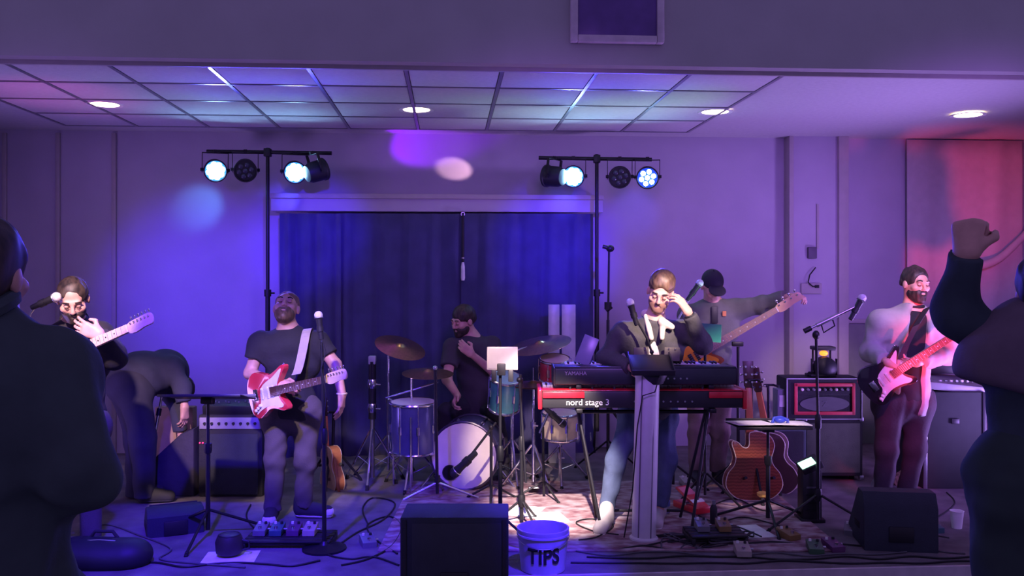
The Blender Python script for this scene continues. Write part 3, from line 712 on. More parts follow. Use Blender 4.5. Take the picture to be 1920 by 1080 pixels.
# floor tom left
drum(P(775, 800, 6.9), (0, -.05, 1), .17, .38, SH_B, 'dark blue floor tom on the left of the bass drum', 'floor_tom', 8)
t = bpy.data.objects['floor_tom']
for i in range(3):
    a = R_(-90+120*i); e = V((.19*math.cos(a), .19*math.sin(a), 0)); B().cyl(e+V((0, 0, .1)), V((e.x, e.y, -t.location.z+.01)), .007, n=8).obj('leg', CHROME, t)
# small red tom right and cream snare
drum(P(1040, 692, 7.1), (0, -.25, 1), .115, .17, SH_R, 'red tom half hidden behind the keyboards\' left end')
drum(P(1050, 797, 6.85), (0, -.08, 1), .135, .19, SH_C, 'cream snare drum on a chrome tripod stand', 'snare_drum', 8)
f, t = tri_stand(1050, 905, .33, 'chrome tripod stand under the cream snare drum', .26, -90, hub=.28, name='snare_stand')
for i in range(3):
    a = R_(-90+120*i+60); B().tube([V((0, 0, .3)), V((.13*math.cos(a), .13*math.sin(a), .34)), V((.15*math.cos(a), .15*math.sin(a), .40))], .007, 8).obj('basket_arm', CHROME, t)
# kick pedal and throne
f = F(892, 7.52); t = f.thing('drum_throne', 'round black drum stool under the drummer', 'stool'); B().lathe([(.15, 0), (.165, .02), (.165, .06), (.14, .085)], o=(0, 0, .41), n=28).obj('seat', TOLEX, t); B().cyl((0, 0, .08), (0, 0, .42), .016).obj('post', CHROME, t); tripod(t, .25, .24, 30, CHROME)
# cymbals with their stands
f, t = tri_stand(728, 893, f.l(0, 0).z*0+1.04, 'chrome cymbal stand farthest left of the kit', .28, -70); cymbal(W(f.bx+.10, f.d, 1.055), .21, (.32, -.35, 1), 'tilted crash cymbal farthest left, purple in the light')
f, t = tri_stand(772, 912, .86, 'chrome cymbal stand in front of the blue floor tom', .27, -95); cymbal(W(f.bx+.12, f.d+.04, .88), .20, (.03, -.12, 1), 'flat crash cymbal above the blue floor tom')
B().cyl((-.20, .0, .68), (.20, .02, .80), .007).obj('boom', CHROME, t)
f, t = tri_stand(960, 905, 1.05, 'chrome cymbal stand right of the bass drum', .27, -80); cymbal(W(f.bx+.22, f.d+.05, 1.09), .25, (-.2, -.2, 1), 'ride cymbal reaching over towards the keyboards')
B().cyl((0, 0, 1.03), (.22, .05, 1.08), .008).obj('boom', CHROME, t)
f, t = tri_stand(1000, 915, .80, 'chrome hi-hat stand between the bass drum and the snare', .25, -60, name='hi_hat_stand')
B().cyl((0, 0, .75), (0, 0, .92), .004, n=8).obj('rod', CHROME, t)
cymbal(W(f.bx, f.d, .80), .17, (0, -.05, 1), 'upper hi-hat cymbal beside the cream snare'); cymbal(W(f.bx, f.d, .775), .17, (0, .05, -1), 'lower hi-hat cymbal beside the cream snare')
B().box((0, -.12, .03), (.08, .28, .012), R=Matrix.Rotation(R_(-12), 3, 'X'), bev=.004).obj('foot_pedal', STEEL, t)
# kick-drum mic on a low tripod in front
f = F(820, 6.55); t = f.thing('microphone_stand', 'tripod mic stand in front of the bass drum, boom pointing at its hole', 'mic stand')
for e in (f.g(757, 940), f.g(897, 936), V((.02, .28, 0))): B().tube([V((0, 0, .13)), e+V((0, 0, .012))], .009, 8).obj('leg', STEEL, t)
B().cyl((0, 0, .05), f.l(816, 690), .012).obj('pole', BLACK, t); B().ball(f.l(816, 690), .018).obj('tip', STEEL, t); B().lathe([(.02, 0), (.022, .05)], o=(0, 0, .13)).obj('hub', BLACK, t)
f = F(921, 6.5); t = f.thing('microphone_stand', 'short mic stand whose boom crosses the bass drum head', 'mic stand')
tripod(t, .12, .2, -90); B().cyl((0, 0, .03), f.l(921, 800), .011).obj('pole', BLACK, t); B().ball(f.l(921, 801), .02).obj('boom_clutch', BLACK, t)
B().cyl(f.l(930, 792), f.l(872, 868, -.02), .009).obj('boom', BLACK, t); mic(t, f.l(852, 887, .0), f.l(874, 866, -.02), 1.5, BPLAST)
# snare mic
f = F(1020, 6.6); t = f.thing('microphone_stand', 'low mic stand with a dark mic over the cream snare', 'mic stand')
tripod(t, .12, .2, -60); B().cyl((0, 0, .03), f.l(1018, 800), .010).obj('pole', BLACK, t); B().cyl(f.l(1012, 812), f.l(1030, 770), .010).obj('boom', CHROME, t); mic(t, f.l(1056, 795), f.l(1030, 772), 1.2, BPLAST)
# pale panels behind the kit
for i, (x0, x1, lab) in enumerate(((1028, 1049, 'left of two upright pale panels behind the drums'), (1053, 1079, 'right of two upright pale panels behind the drums'))):
    d = 7.85; a = P(x0, 655, d); b = P(x1, 571, d); o = B().box((0, 0, b.z/2), ((x1-x0)*d/FPX, .03, b.z), bev=.004).obj('upright_panel', mat('pale_panel', (.42, .42, .50), .35))
    m_ = (a+b)/2; o.location = (m_.x, m_.y, 0); o.rotation_euler = (0, 0, -TH); tag(o, lab, 'panel', 'pale panels behind the drums')

# ---------------------------------------------------------------- amplifiers
def amp_box(px0, px1, py0, py1, d, dep, name, label, m=TOLEX, z=None):
    f = F((px0+px1)/2, d); wd = (px1-px0)*d/FPX; zt = f.l(0, py0).z; zb = 0.0 if z is None else z
    t = thing(name, label, 'amplifier', W(f.bx, d, zb), -TH); return t, wd, zt-zb
# right: cabinet and red-framed head
DA = 7.15
t, wd, h = amp_box(1506, 1618, 786, 884, DA, .36, 'speaker_cabinet', 'large dark speaker cabinet under the red-framed amp head', TOLEX)
CAB = mat('olive_grille', (.13, .14, .11), .9, bump=.4, bscale=220)
B().box((0, .18, h/2+.02), (wd, .36, h-.04), bev=.012).obj('box', TOLEX, t); B().box((0, -.003, h/2+.02), (wd-.05, .012, h-.1), bev=.004).obj('grille', CAB, t)
for sx in (-1, 1):
    for sz in (0, 1): B().box((sx*(wd/2-.012), .008, .03+sz*(h-.03)), (.035, .03, .035), bev=.006).obj('corner', STEEL, t)
    B().lathe([(.02, 0), (.02, .03)], o=(sx*(wd/2-.06), .08, -.0)).obj('foot', RUBBER, t)
zt = h
t, wd, h = amp_box(1474, 1616, 709, 783, DA-.02, .3, 'amp_head', 'black amp head with a red inner frame on the speaker cabinet', z=zt+.002)
GREYE = mat('grey_piping', (.42, .42, .46), .5)
B().box((0, .13, h/2), (wd, .28, h), bev=.012).obj('box', TOLEX, t)
for s in (-1, 1):
    B().box((s*(wd/2-.004), -.012, h/2), (.008, .006, h)).obj('piping', GREYE, t); B().box((0, -.012, h/2+s*(h/2-.004)), (wd, .006, .008)).obj('piping', GREYE, t)
RF = mat('red_frame', (.62, .05, .07), .45); wi, hi = wd*.80, h*.76
for s in (-1, 1):
    B().box((s*(wi/2-.012), -.016, h*.5), (.026, .012, hi), bev=.003).obj('red_frame', RF, t); B().box((0, -.016, h*.5+s*(hi/2-.012)), (wi, .012, .026), bev=.003).obj('red_frame', RF, t)
B().box((0, -.008, h*.36), (wi-.05, .008, hi*.58)).obj('grille', GRILLE, t); B().box((0, -.009, h*.72), (wi-.05, .008, hi*.24)).obj('control_panel', mat('panel_black', (.03, .03, .035), .35), t)
pl = B(); pl.lathe([(.0, 0), (.09, 0), (.092, .004), (.0, .005)], ax=(0, -1, 0), n=40, cap=False); pl.obj('oval_badge', mat('badge_grey', (.16, .16, .17), .4, .4), t, Matrix.Translation((0, -.013, h*.38)) @ Matrix.Diagonal((2.1, 1, .62, 1)))
text('Z', .06, STEEL, t, Matrix.Translation((.0, -.019, h*.38)) @ FACE)
for i in range(9): B().lathe([(.012, 0), (.012, .014), (.008, .018)], o=(-wi/2+.06+i*(wi-.12)/8, -.013, h*.73), ax=(0, -1, 0), n=12).obj('knob', STEEL if i % 3 else mat('cream_knob', (.75, .68, .6), .4), t)
B().tube([(-.1, .12, h), (-.08, .12, h+.03), (.08, .12, h+.03), (.1, .12, h)], .010, 8).obj('handle', RUBBER, t)
AMPTOP = zt+.002+h
# orange lamp on the amp
f = F(1538, DA+.1, AMPTOP); t = thing('stage_light', 'small black lamp with an orange glow on top of the amp head', 'stage light', W(f.bx, f.d, AMPTOP+.002), -TH)
B().box((0, 0, .01), (.2, .16, .02), bev=.005).obj('base', BPLAST, t); B().lathe([(.04, 0), (.085, .03), (.09, .10), (.07, .115)], o=(.03, -.09, .07), ax=(0, 1, 0), n=24).obj('housing', BPLAST, t)
for s in (-1, 1): B().box((.03+s*.098, 0, .075), (.008, .03, .13), bev=.002).obj('yoke', BLACK, t)
B().ball((.02, -.02, .185), (.035, .03, .022)).obj('orange_bulb', mat('orange_glow', (1, .3, .03), .4, emit=(1, .26, .03), estr=2.2), t); B().box((.02, 0, .225), (.17, .13, .03), bev=.008).obj('top_plate', BPLAST, t); B().box((-.05, .03, .16), (.012, .012, .1)).box((.09, .03, .16), (.012, .012, .1)).obj('post', BLACK, t)
# small white boxes left of the head
f = F(1465, DA+.1); o = B().box((0, 0, .36), (.10, .14, .72), bev=.006).obj('side_case', mat('grey_case', (.20, .20, .26), .6)); o.location = f.loc; o.rotation_euler = (0, 0, -TH); tag(o, 'slim grey case standing left of the amp head', 'case')
s = f.l(1465, 745).z; o2 = B().box((0, 0, 0), (.075, .004, .09)).obj('paper_label', PAPER); o2.location = W(f.bx, f.d-.074, s-.02); o2.rotation_euler = (0, 0, -TH); tag(o2, 'small white paper stuck on the slim grey case', 'paper')
# dark combo left of cabinet, behind the acoustic guitar
f = F(1476, 7.0); t = thing('speaker_cabinet', 'dark green-grey cabinet behind the acoustic guitars', 'amplifier', f.loc, -TH); hh = f.l(0, 795).z
B().box((0, .15, hh/2), (.30, .3, hh), bev=.012).obj('box', mat('dark_teal_tolex', (.05, .07, .085), .8), t); B().box((0, -.004, hh*.48), (.25, .012, hh*.8), bev=.003).obj('grille', GRILLE, t)
# left combo
DL = DF(938)+.1
t, wd, h = amp_box(372, 492, 778, 940, DL, .3, 'combo_amp', 'black combo amplifier with a pale control strip behind the left music stand')
B().box((0, .15, h/2), (wd, .3, h), bev=.012).obj('box', TOLEX, t); B().box((.02, -.004, h*.40), (wd-.10, .012, h*.74), bev=.003).obj('grille', mat('navy_grille', (.03, .035, .05), .9, bump=.4, bscale=220), t)
B().box((0, -.005, h*.90), (wd-.02, .012, h*.14), bev=.003).obj('control_strip', mat('strip_grey', (.30, .27, .36), .45), t)
for i in range(8): B().lathe([(.010, 0), (.010, .012)], o=(-wd/2+.05+i*(wd-.1)/7, -.011, h*.90), ax=(0, -1, 0), n=10).obj('knob', BPLAST, t)
for s in (0, 1): B().lathe([(.006, 0), (.005, .006)], o=(-wd/2+.012+.022*s, -.004, h*.66), ax=(0, -1, 0), n=10).obj('red_pilot', mat('pilot_red', (1, .05, .15), .4, emit=(1, .03, .15), estr=2), t)
B().tube([(-.1, .12, h), (-.08, .12, h+.03), (.08, .12, h+.03), (.1, .12, h)], .010, 8).obj('handle', RUBBER, t)
# gear on the combo
f = F(432, DL+.12); t = thing('effects_rack', 'small black mixer with knobs on top of the left combo amp', 'mixer', W(f.bx, f.d, h), -TH)
B().box((0, 0, .04), (.36, .18, .075), R=Matrix.Rotation(R_(10), 3, 'X'), bev=.008).obj('case', BPLAST, t)
for i in range(9): B().lathe([(.007, 0), (.006, .012)], o=(-.15+i*.037, -.03+.04*(i % 2), .075), n=8).obj('knob', STEEL, t)
# slanting dark case left of the combo
f = F(318, DF(930)); t = B().prism([(-.30, 0), (.20, 0), (.20, .50), (.10, .46), (-.18, .20), (-.30, .12)], 0, .22, FACE, bev=.02).obj('gear_bag', mat('navy_bag', (.03, .025, .05), .85, bump=.4, bscale=30)); t.location = f.loc+V((0, .2, 0)); t.rotation_euler = (0, 0, -TH)
tag(t, 'dark sloping gear bag leaning against the left combo amp', 'bag')
f = F(330, DF(930)+.42); o = B().box((0, 0, .30), (.3, .1, .6), bev=.01).obj('cardboard_case', mat('brown_card', (.32, .20, .17), .8)); o.location = f.loc; o.rotation_euler = (0, 0, -TH); tag(o, 'brownish upright case behind the sloping gear bag', 'case')
# shiny pole leaning there
f = F(292, DF(925)-.05); a, b = f.l(284, 848), f.l(309, 712, .12)
t = f.thing('leaning_pole', 'slim shiny telescopic pole leaning beside the bent-over person', 'pole')
B().cyl(V((a.x-.03, 0, .0)), a, .009).obj('tip', RUBBER, t); B().cyl(a, a+(b-a)*.55, .013).obj('lower_tube', CHROME, t); B().cyl(a+(b-a)*.5, b, .009).obj('upper_tube', CHROME, t); B().cyl(a+(b-a)*.5, a+(b-a)*.6, .018).obj('collar', BLACK, t)
# right edge: desk with a mixer
f = F(1790, 6.9); t = f.thing('equipment_case', 'tall dark equipment case behind the guitarist in a pale jacket', 'case'); hh = f.l(0, 735).z
B().box((0, .25, hh/2), (.48, .5, hh), bev=.01).obj('box', mat('dark_green_case', (.018, .024, .022), .85), t)
for s in (-1, 1): B().box((s*.225, -.002, hh/2), (.03, .012, hh), bev=.003).obj('edge_strip', STEEL if s < 0 else BLACK, t)
B().box((0, -.008, hh*.7), (.06, .014, .04), bev=.004).obj('latch', BLACK, t)
t = thing('mixing_desk', 'slanted grey mixer on top of the tall dark case at the right', 'mixer', W(f.bx, f.d+.2, hh+.002), -TH)
B().box((0, 0, .05), (.5, .36, .06), R=Matrix.Rotation(R_(8), 3, 'X') @ Matrix.Rotation(R_(6), 3, 'Y'), bev=.008).obj('body', mat('mixer_grey', (.22, .21, .23), .5), t)
B().box((.02, .1, .16), (.42, .12, .10), bev=.01).obj('rear_rack', BPLAST, t)
for i in range(10): B().box((-.2+i*.042, -.12, .072), (.018, .02, .015)).obj('fader', WHITE if i % 2 else STEEL, t)
f = F(1752, DF(915)); o = B().box((0, 0, 0), (.75, .06, .09), bev=.006).obj('wooden_board', mixmat('plank', (.16, .10, .06), (.26, .17, .10), 9, .6, 'wave', stretch=(1, 1, 6))); o.location = f.loc+V((.05, .1, .215)); o.rotation_euler = (0, R_(-33), -TH); tag(o, 'brown wooden board leaning slantwise behind the right guitarist\'s legs', 'board')

# ---------------------------------------------------------------- wall fittings at the right
q = PY(1521, 474, YB-.12); t = thing('thermostat', 'small dark box on the pale pilaster', 'wall box', q); B().box((0, -.02, 0), (.085, .04, .11), bev=.008).obj('case', mat('dark_grey_box', (.10, .08, .12), .5), t); B().box((.06, -.008, .25), (.02, .015, .42), bev=.002).obj('conduit', TRIMM, t)
q = PY(1520, 541, YB-.12); t = thing('wall_socket', 'pale wide socket plate on the pilaster below the dark box', 'socket'); t.location = q; B().box((0, -.012, 0), (.20, .024, .10), bev=.006).obj('plate', TRIMM, t); B().box((.05, -.028, .02), (.04, .014, .03), bev=.003).obj('plug', BPLAST, t); B().tube([(.05, -.03, .02), (.0, -.05, .02), (-.04, -.04, .06), (-.02, -.03, .13), (.04, -.02, .2)], .006, 6).obj('cable', RUBBER, t)
# ================================================================ GUITARS
STRAT = [(-.20, 0), (-.188, .085), (-.125, .145), (-.04, .13), (.02, .108), (.09, .125), (.165, .155), (.187, .138), (.155, .10), (.112, .055), (.10, .025), (.10, -.03), (.12, -.06), (.15, -.10), (.152, -.13), (.105, -.132), (.05, -.112), (-.01, -.108), (-.07, -.135), (-.13, -.155), (-.18, -.11)]
TELE = [(-.20, 0), (-.19, .08), (-.13, .135), (-.04, .12), (.03, .095), (.09, .11), (.14, .115), (.155, .08), (.15, .03), (.10, .025), (.10, -.03), (.12, -.06), (.15, -.10), (.152, -.13), (.105, -.132), (.05, -.112), (-.01, -.108), (-.07, -.135), (-.13, -.155), (-.18, -.11)]
GUARD = [(-.135, -.125), (-.09, -.105), (-.02, -.088), (.05, -.095), (.10, -.112), (.125, -.10), (.10, -.06), (.092, -.025), (.092, .03), (.12, .075), (.15, .115), (.15, .132), (.10, .108), (.05, .085), (.0, .07), (-.05, .045), (-.075, .0), (-.08, -.05), (-.115, -.085)]
def guitar(name, label, M, outline=STRAT, body=None, guard=None, edge=None, fret=MAPLE, neck=MAPLE, scale=.648, sc=1.0, bass=False, headc=None, sleeve=None):
    t = thing(name, label, 'bass guitar' if bass else 'guitar'); t.matrix_world = M @ Matrix.Scale(sc, 4)
    ol = spline(outline, 5)
    B().prism([(x, y) for x, y in ol], -.022, .022, bev=.007).obj('body', body, t)
    if edge: B().prism([(x*.86-.01, y*.84) for x, y in ol], -.001, .0232).obj('burst_center', edge, t)
    pg = None
    if guard: pg = B().prism(spline(GUARD, 4), .0225, .0255).obj('pickguard', guard, t)
    bx = -.105; nut = bx+scale; w0, w1 = (.030, .022) if not bass else (.033, .021)
    nk = B(); nk.prism([(.04, -w0+.002), (nut, -w1), (nut, w1), (.04, w0-.002)], .008, .030, bev=.004); nk = nk.obj('neck', neck, t)
    B().prism([(.03, -w0), (nut, -w1), (nut, w1), (.03, w0)], .030, .0355).obj('fretboard', fret, nk)
    B().box((nut+.002, 0, .034), (.005, 2*w1, .006)).obj('nut', WHITE, nk)
    fb = B()
    for i in range(1, 21):
        x = nut-scale*(1-2**(-i/12)); ww = w1+(w0-w1)*(nut-x)/(nut-.03); fb.box((x, 0, .0362), (.0022, 2*ww*.97, .0014))
    fo = fb.obj('frets', STEEL, nk); fo['kind'] = 'stuff'
    for i in (3, 5, 7, 9, 12, 15):
        x = nut-scale*(2-2**(-i/12)-2**(-(i-1)/12))/2
        B().lathe([(.0045, 0), (.0045, .0008)], o=(x, 0, .0355), n=10).obj('inlay_dot', BPLAST if fret is MAPLE else WHITE, nk)
    hl = .175 if not bass else .21
    hs = [(nut, -w1), (nut+.02, -w1-.012), (nut+.05, -w1-.016), (nut+hl*.75, -w1-.002), (nut+hl*.92, -.028), (nut+hl, -.004), (nut+hl*.97, .026), (nut+hl*.86, .038), (nut+hl*.5, .035), (nut+.035, .032), (nut, w1)]
    hd = B().prism(spline(hs, 3), .012, .027, bev=.003).obj('headstock', headc or neck, t)
    nt = 4 if bass else 6
    for i in range(nt):
        x = nut+.03+i*(hl*.72)/(nt-1); y = .020
        B().cyl((x, y, .027), (x, y, .037), .0045*(1.5 if bass else 1), n=8).cyl((x, y+.012, .018), (x, y+.028, .018), .003, n=6).ball((x, y+.034, .018), (.007*(1.6 if bass else 1), .007*(1.6 if bass else 1), .004), seg=8).obj('tuner', CHROME, hd)
    for i, px_ in enumerate((-.055, .0, .05) if not bass else (-.03, .02)):
        B().box((px_, 0, .0275), (.018 if not bass else .03, .075, .008), bev=.003).obj('pickup', WHITE if guard and not bass else BPLAST, t)
    B().box((bx-.01, 0, .028), (.04, .075, .010), bev=.003).obj('bridge', CHROME, t)
    for i in range(3): B().lathe([(.012, 0), (.011, .014), (.007, .017)], o=(-.085-.022*i, -.075-.012*i, .0255), n=12).obj('knob', WHITE if guard else CHROME, t)
    st = B()
    for i in range(nt):
        y = (i-(nt-1)/2)/((nt-1)/2); st.cyl((bx, y*.026, .036), (nut, y*w1*.8, .0385), .0005*(1.6 if bass else 1), n=4)
    st.obj('strings', STEEL, t)['kind'] = 'stuff'
    for x, y in ((-.201, 0), (outline[6][0], outline[6][1])): B().ball((x, y, 0), .008, seg=8).obj('strap_button', CHROME, t)
    return t
def gplace(a, b, n=(0, -1, .1)):         # world frame: bridge end a -> headstock tip b
    return basis(a, V(b)-V(a), n)
REDG = mat('red_guitar', (.55, .03, .05), .25, coat=.6); PKW = mat('white_guard', (.78, .74, .70), .4)
# left guitarist's pale guitar
a, b = P(95, 682, 5.15), P(302, 592, 4.92); u = (b-a).normalized()
guitar('electric_guitar', 'electric guitar with a bare maple neck held by the left guitarist', basis(a+u*.05, u, (0, -1, .25)), TELE, mat('butter_guitar', (.72, .62, .42), .3), PKW, sc=1.0)
# red guitar
a, b = P(508, 735, 5.76), P(672, 697, 5.33); u = (b-a).normalized(); L = (b-a).length
guitar('electric_guitar', 'red electric guitar with a white pickguard and maple headstock', basis(a, u, (0, -1, .12)), STRAT, REDG, PKW, fret=ROSE, sc=.98)
# bass
a, b = P(1303, 668, 6.86), P(1497, 556, 6.72); u = (b-a).normalized()
guitar('bass_guitar', 'orange sunburst bass guitar pointing up towards the pilaster', basis(a, u, (0, -1, .1)), [(x*1.12, y*1.05) for x, y in STRAT], mat('burst_edge', (.30, .07, .02), .25, coat=.5), None, mat('burst_orange', (.85, .33, .03), .25, coat=.5), fret=mat('pau_ferro', (.38, .24, .18), .5), neck=mat('tan_neck', (.68, .44, .25), .4), scale=.80, bass=True)
# right guitarist's
a, b = P(1664, 706, 6.16), P(1805, 616, 6.02); u = (b-a).normalized()
guitar('electric_guitar', 'black electric guitar with a pinkish-white pickguard held by the guitarist in a pale jacket', basis(a, u, (0, -1, .1)), STRAT, mat('black_guitar', (.01, .01, .014), .25, coat=.5), mat('pink_guard', (.78, .66, .66), .4), fret=ROSE, sc=.95)

# ---------------------------------------------------------------- acoustic guitars on stands
ACO = [(-.24, 0), (-.225, -.12), (-.15, -.195), (-.06, -.185), (.0, -.14), (.05, -.125), (.10, -.135), (.15, -.15), (.172, -.138), (.160, -.105), (.130, -.075), (.125, -.045), (.15, -.028), (.22, -.026), (.235, 0), (.235, .05), (.205, .12), (.15, .148), (.10, .14), (.05, .125), (0, .14), (-.06, .185), (-.15, .195), (-.225, .12)]
def acoustic(label, M, wood, cutaway=True, sc=1.0, strap=False):
    t = thing('acoustic_guitar', label, 'guitar'); t.matrix_world = M @ Matrix.Scale(sc, 4)
    ol = ACO if cutaway else ACO[:6]+[(.10, -.14), (.15, -.148), (.205, -.12), (.235, -.05), (.235, 0)]+ACO[15:]
    ol = spline(ol, 5)
    B().prism(ol, -.05, .05, bev=.004).obj('body', wood, t)
    bd = mat('cream_binding', (.80, .72, .58), .4)
    for z in (-.05, .05): B().tube([V((x*1.004, y*1.004, z)) for x, y in ol+ol[:1]], .0032, 6).obj('binding', bd, t)
    B().prism([(x*.985, y*.98) for x, y in ol], .0503, .0515).obj('sound_board', mat('spruce', (.62, .42, .22), .4), t)
    B().lathe([(.0, 0), (.05, 0), (.05, .001), (0, .0012)], o=(.09, 0, .0516), n=28, cap=False).obj('sound_hole', mat('port_black', (.004, .004, .005), .9), t)
    B().torus((.09, 0, .052), .058, .003, n=28, m=6).obj('rosette', ROSE, t)
    B().box((-.09, 0, .055), (.03, .16, .008), bev=.002).obj('bridge', ROSE, t)
    nk = B().prism([(.20, -.028), (.545, -.0215), (.545, .0215), (.20, .028)], .026, .050, bev=.006).obj('neck', mat('orange_neck', (.52, .17, .06), .35), t)
    B().prism([(.13, -.029), (.545, -.0215), (.545, .0215), (.13, .029)], .050, .057).obj('fretboard', ROSE, nk)
    hd = B().prism([(.545, -.022), (.56, -.032), (.735, -.038), (.735, .038), (.56, .032), (.545, .022)], .03, .046, bev=.003).obj('headstock', mat('dark_headstock', (.06, .025, .02), .35), t)
    for s in (-1, 1):
        for i in range(3): B().cyl((.585+.055*i, s*.022, .03), (.585+.055*i, s*.022, .018), .008, n=10).cyl((.585+.055*i, s*.03, .036), (.585+.055*i, s*.048, .036), .003, n=6).ball((.585+.055*i, s*.055, .036), (.009, .009, .006), seg=8).obj('tuner', CHROME, hd)
    if strap:
        sp = [V(p) for p in spline([(.22, -.03, .0), (.05, -.20, .04), (-.12, -.25, .05), (-.22, -.20, .02), (-.24, -.05, 0)], 5, False)]
        B().tube(sp, .016, 8).obj('strap', mat('leather_strap', (.28, .09, .05), .6), t)
    return t
f = F(1414, DF(940)+.05)
lo = V((0, 0, 1))
tilt = V((.0, .10, 1)).normalized()
c = P(1410, 872, f.d)
acoustic('reddish-brown acoustic guitar with a cutaway, back to the audience, on a stand', basis(c, W(tilt.x, tilt.y, tilt.z)-W(0, 0, 0), W(0, 1, 0)-W(0, 0, 0)), WOODR, True, 1.02)
def gstand(px, d, z, label, col=BLACK):
    f = F(px, d); t = f.thing('guitar_stand', label, 'guitar stand'); tripod(t, .30, .24, -90, BLACK, .010)
    B().cyl((0, .02, .1), (0, .08, z), .012).obj('pole', BLACK, t)
    B().tube([V((-.10, -.16, .19)), V((-.09, -.02, .15)), V((0, .02, .16)), V((.09, -.02, .15)), V((.10, -.16, .19))], .011, 8).obj('cradle', BLACK, t)
    B().tube([V((-.045, -.05, z)), V((-.035, .06, z)), V((.035, .06, z)), V((.045, -.05, z))], .009, 8).obj('neck_yoke', BLACK, t)
    return f, t
f_, t = gstand(1414, f.d+.02, f.l(1414, 715).z, 'black guitar stand cradling the reddish acoustic guitar')
B().lathe([(.025, 0), (.04, .012), (.042, .03), (.02, .04)], o=(.01, -.19, f_.l(1418, 920).z), n=16).obj('cradle_cap', mat('yellow_foam', (.85, .55, .12), .7), t); B().cyl((.012, -.19, .02), (.01, -.19, f_.l(1418, 915).z), .009).obj('front_strut', CHROME, t)
c2 = P(1445, 868, f.d+.28)
acoustic('darker acoustic guitar tucked behind the reddish one, pale edges showing', basis(c2, V((-.16, .10, 1)), (.55, .8, 0)), mat('dark_brown_wood', (.09, .05, .045), .35), False, .98)
gstand(1446, f.d+.36, .78, 'black guitar stand under the darker acoustic guitar')
DG = DF(925)+.22
acoustic('brown acoustic guitar with a leather strap seen edge-on behind the guitarist in a black tee', basis(P(622, 880, DG), V((-.06, .12, 1)), (-.85, -.5, 0)), mixmat('honey_wood', (.42, .15, .06), (.55, .22, .10), 8, .35, 'wave', stretch=(5, 1, 1)), False, .75, True)
gstand(622, DG+.08, .55, 'black guitar stand behind the guitarist in a black tee')
# ================================================================ PEOPLE
def rot(yaw=0, pitch=0, roll=0):
    return Matrix.Rotation(R_(yaw), 3, 'Z') @ Matrix.Rotation(R_(pitch), 3, 'X') @ Matrix.Rotation(R_(roll), 3, 'Y')
def head_sdf(s, c, R, k=1.0):
    c = V(c); L = lambda x, y, z: c+R @ (V((x, y, z))*k)
    s.ell(L(0, .014, .032), V((.075, .094, .086))*k, R, .02)
    s.ell(L(0, -.018, -.045), V((.060, .072, .068))*k, R, .03)
    s.ell(L(0, -.058, -.094), V((.026, .024, .020))*k, R, .025)
    for x in (-1, 1):
        s.ell(L(x*.045, -.058, -.02), V((.022, .024, .020))*k, R, .02)
        s.ell(L(x*.078, .012, -.004), V((.011, .021, .031))*k, R, .008)
    s.cap(L(-.034, -.079, .026), L(.034, -.079, .026), .013*k, .013*k, .015)
    for x in (-1, 1): s.ell(L(x*.031, -.100, .008), V((.018, .014, .011))*k, R, .012, 's')
    s.cap(L(0, -.086, .016), L(0, -.106, -.022), .009*k, .0125*k, .012)
    for x in (-1, 1): s.ell(L(x*.011, -.098, -.027), V((.008, .009, .007))*k, R, .006)
    s.cap(L(-.020, -.083, -.055), L(.020, -.083, -.055), .006*k, .006*k, .006)
    s.cap(L(-.017, -.084, -.066), L(.017, -.084, -.066), .007*k, .007*k, .006)
    return L
def hand_sdf(s, w, kn, nrm, thumb=1, curl=(.5, .6, .4), k=1.0, spread=.0, tcurl=.3):
    """w wrist, kn direction to the knuckles, nrm palm-facing direction, thumb=+1/-1 side"""
    u = V(kn).normalized(); n = V(nrm); n = (n-u*n.dot(u)).normalized(); lat = u.cross(n).normalized()*thumb; w = V(w)
    lens = [(.040, .024, .019), (.045, .028, .021), (.041, .026, .020), (.032, .020, .017)]
    for i in range(4):
        off = (.029-.0195*i)*k; base = w+u*(.086-.004*abs(i-1))*k+lat*off
        s.cap(w+u*.012*k+lat*off*.55, base, .016*k, .0125*k, .02)
        p = base; a = 0; d0 = (u+lat*spread*(1.5-i)).normalized(); r = .0096*k
        for j in range(3):
            a += curl[j]*(1+.08*i); d = d0*math.cos(a)+n*math.sin(a)
            q = p+d*lens[i][j]*k; s.cap(p, q, r, r*.88, .004); p = q; r *= .9
    b = w+u*.03*k+lat*.030*k+n*.008*k; m = b+(u*.6+lat*.75+n*.35).normalized()*.038*k
    s.cap(w+u*.012*k+lat*.012*k, b, .017*k, .014*k, .018); s.cap(b, m, .0135*k, .011*k, .008)
    e = m+(u*math.cos(tcurl)+n*math.sin(tcurl)-lat*.2).normalized()*.030*k; s.cap(m, e, .0108*k, .009*k, .005)
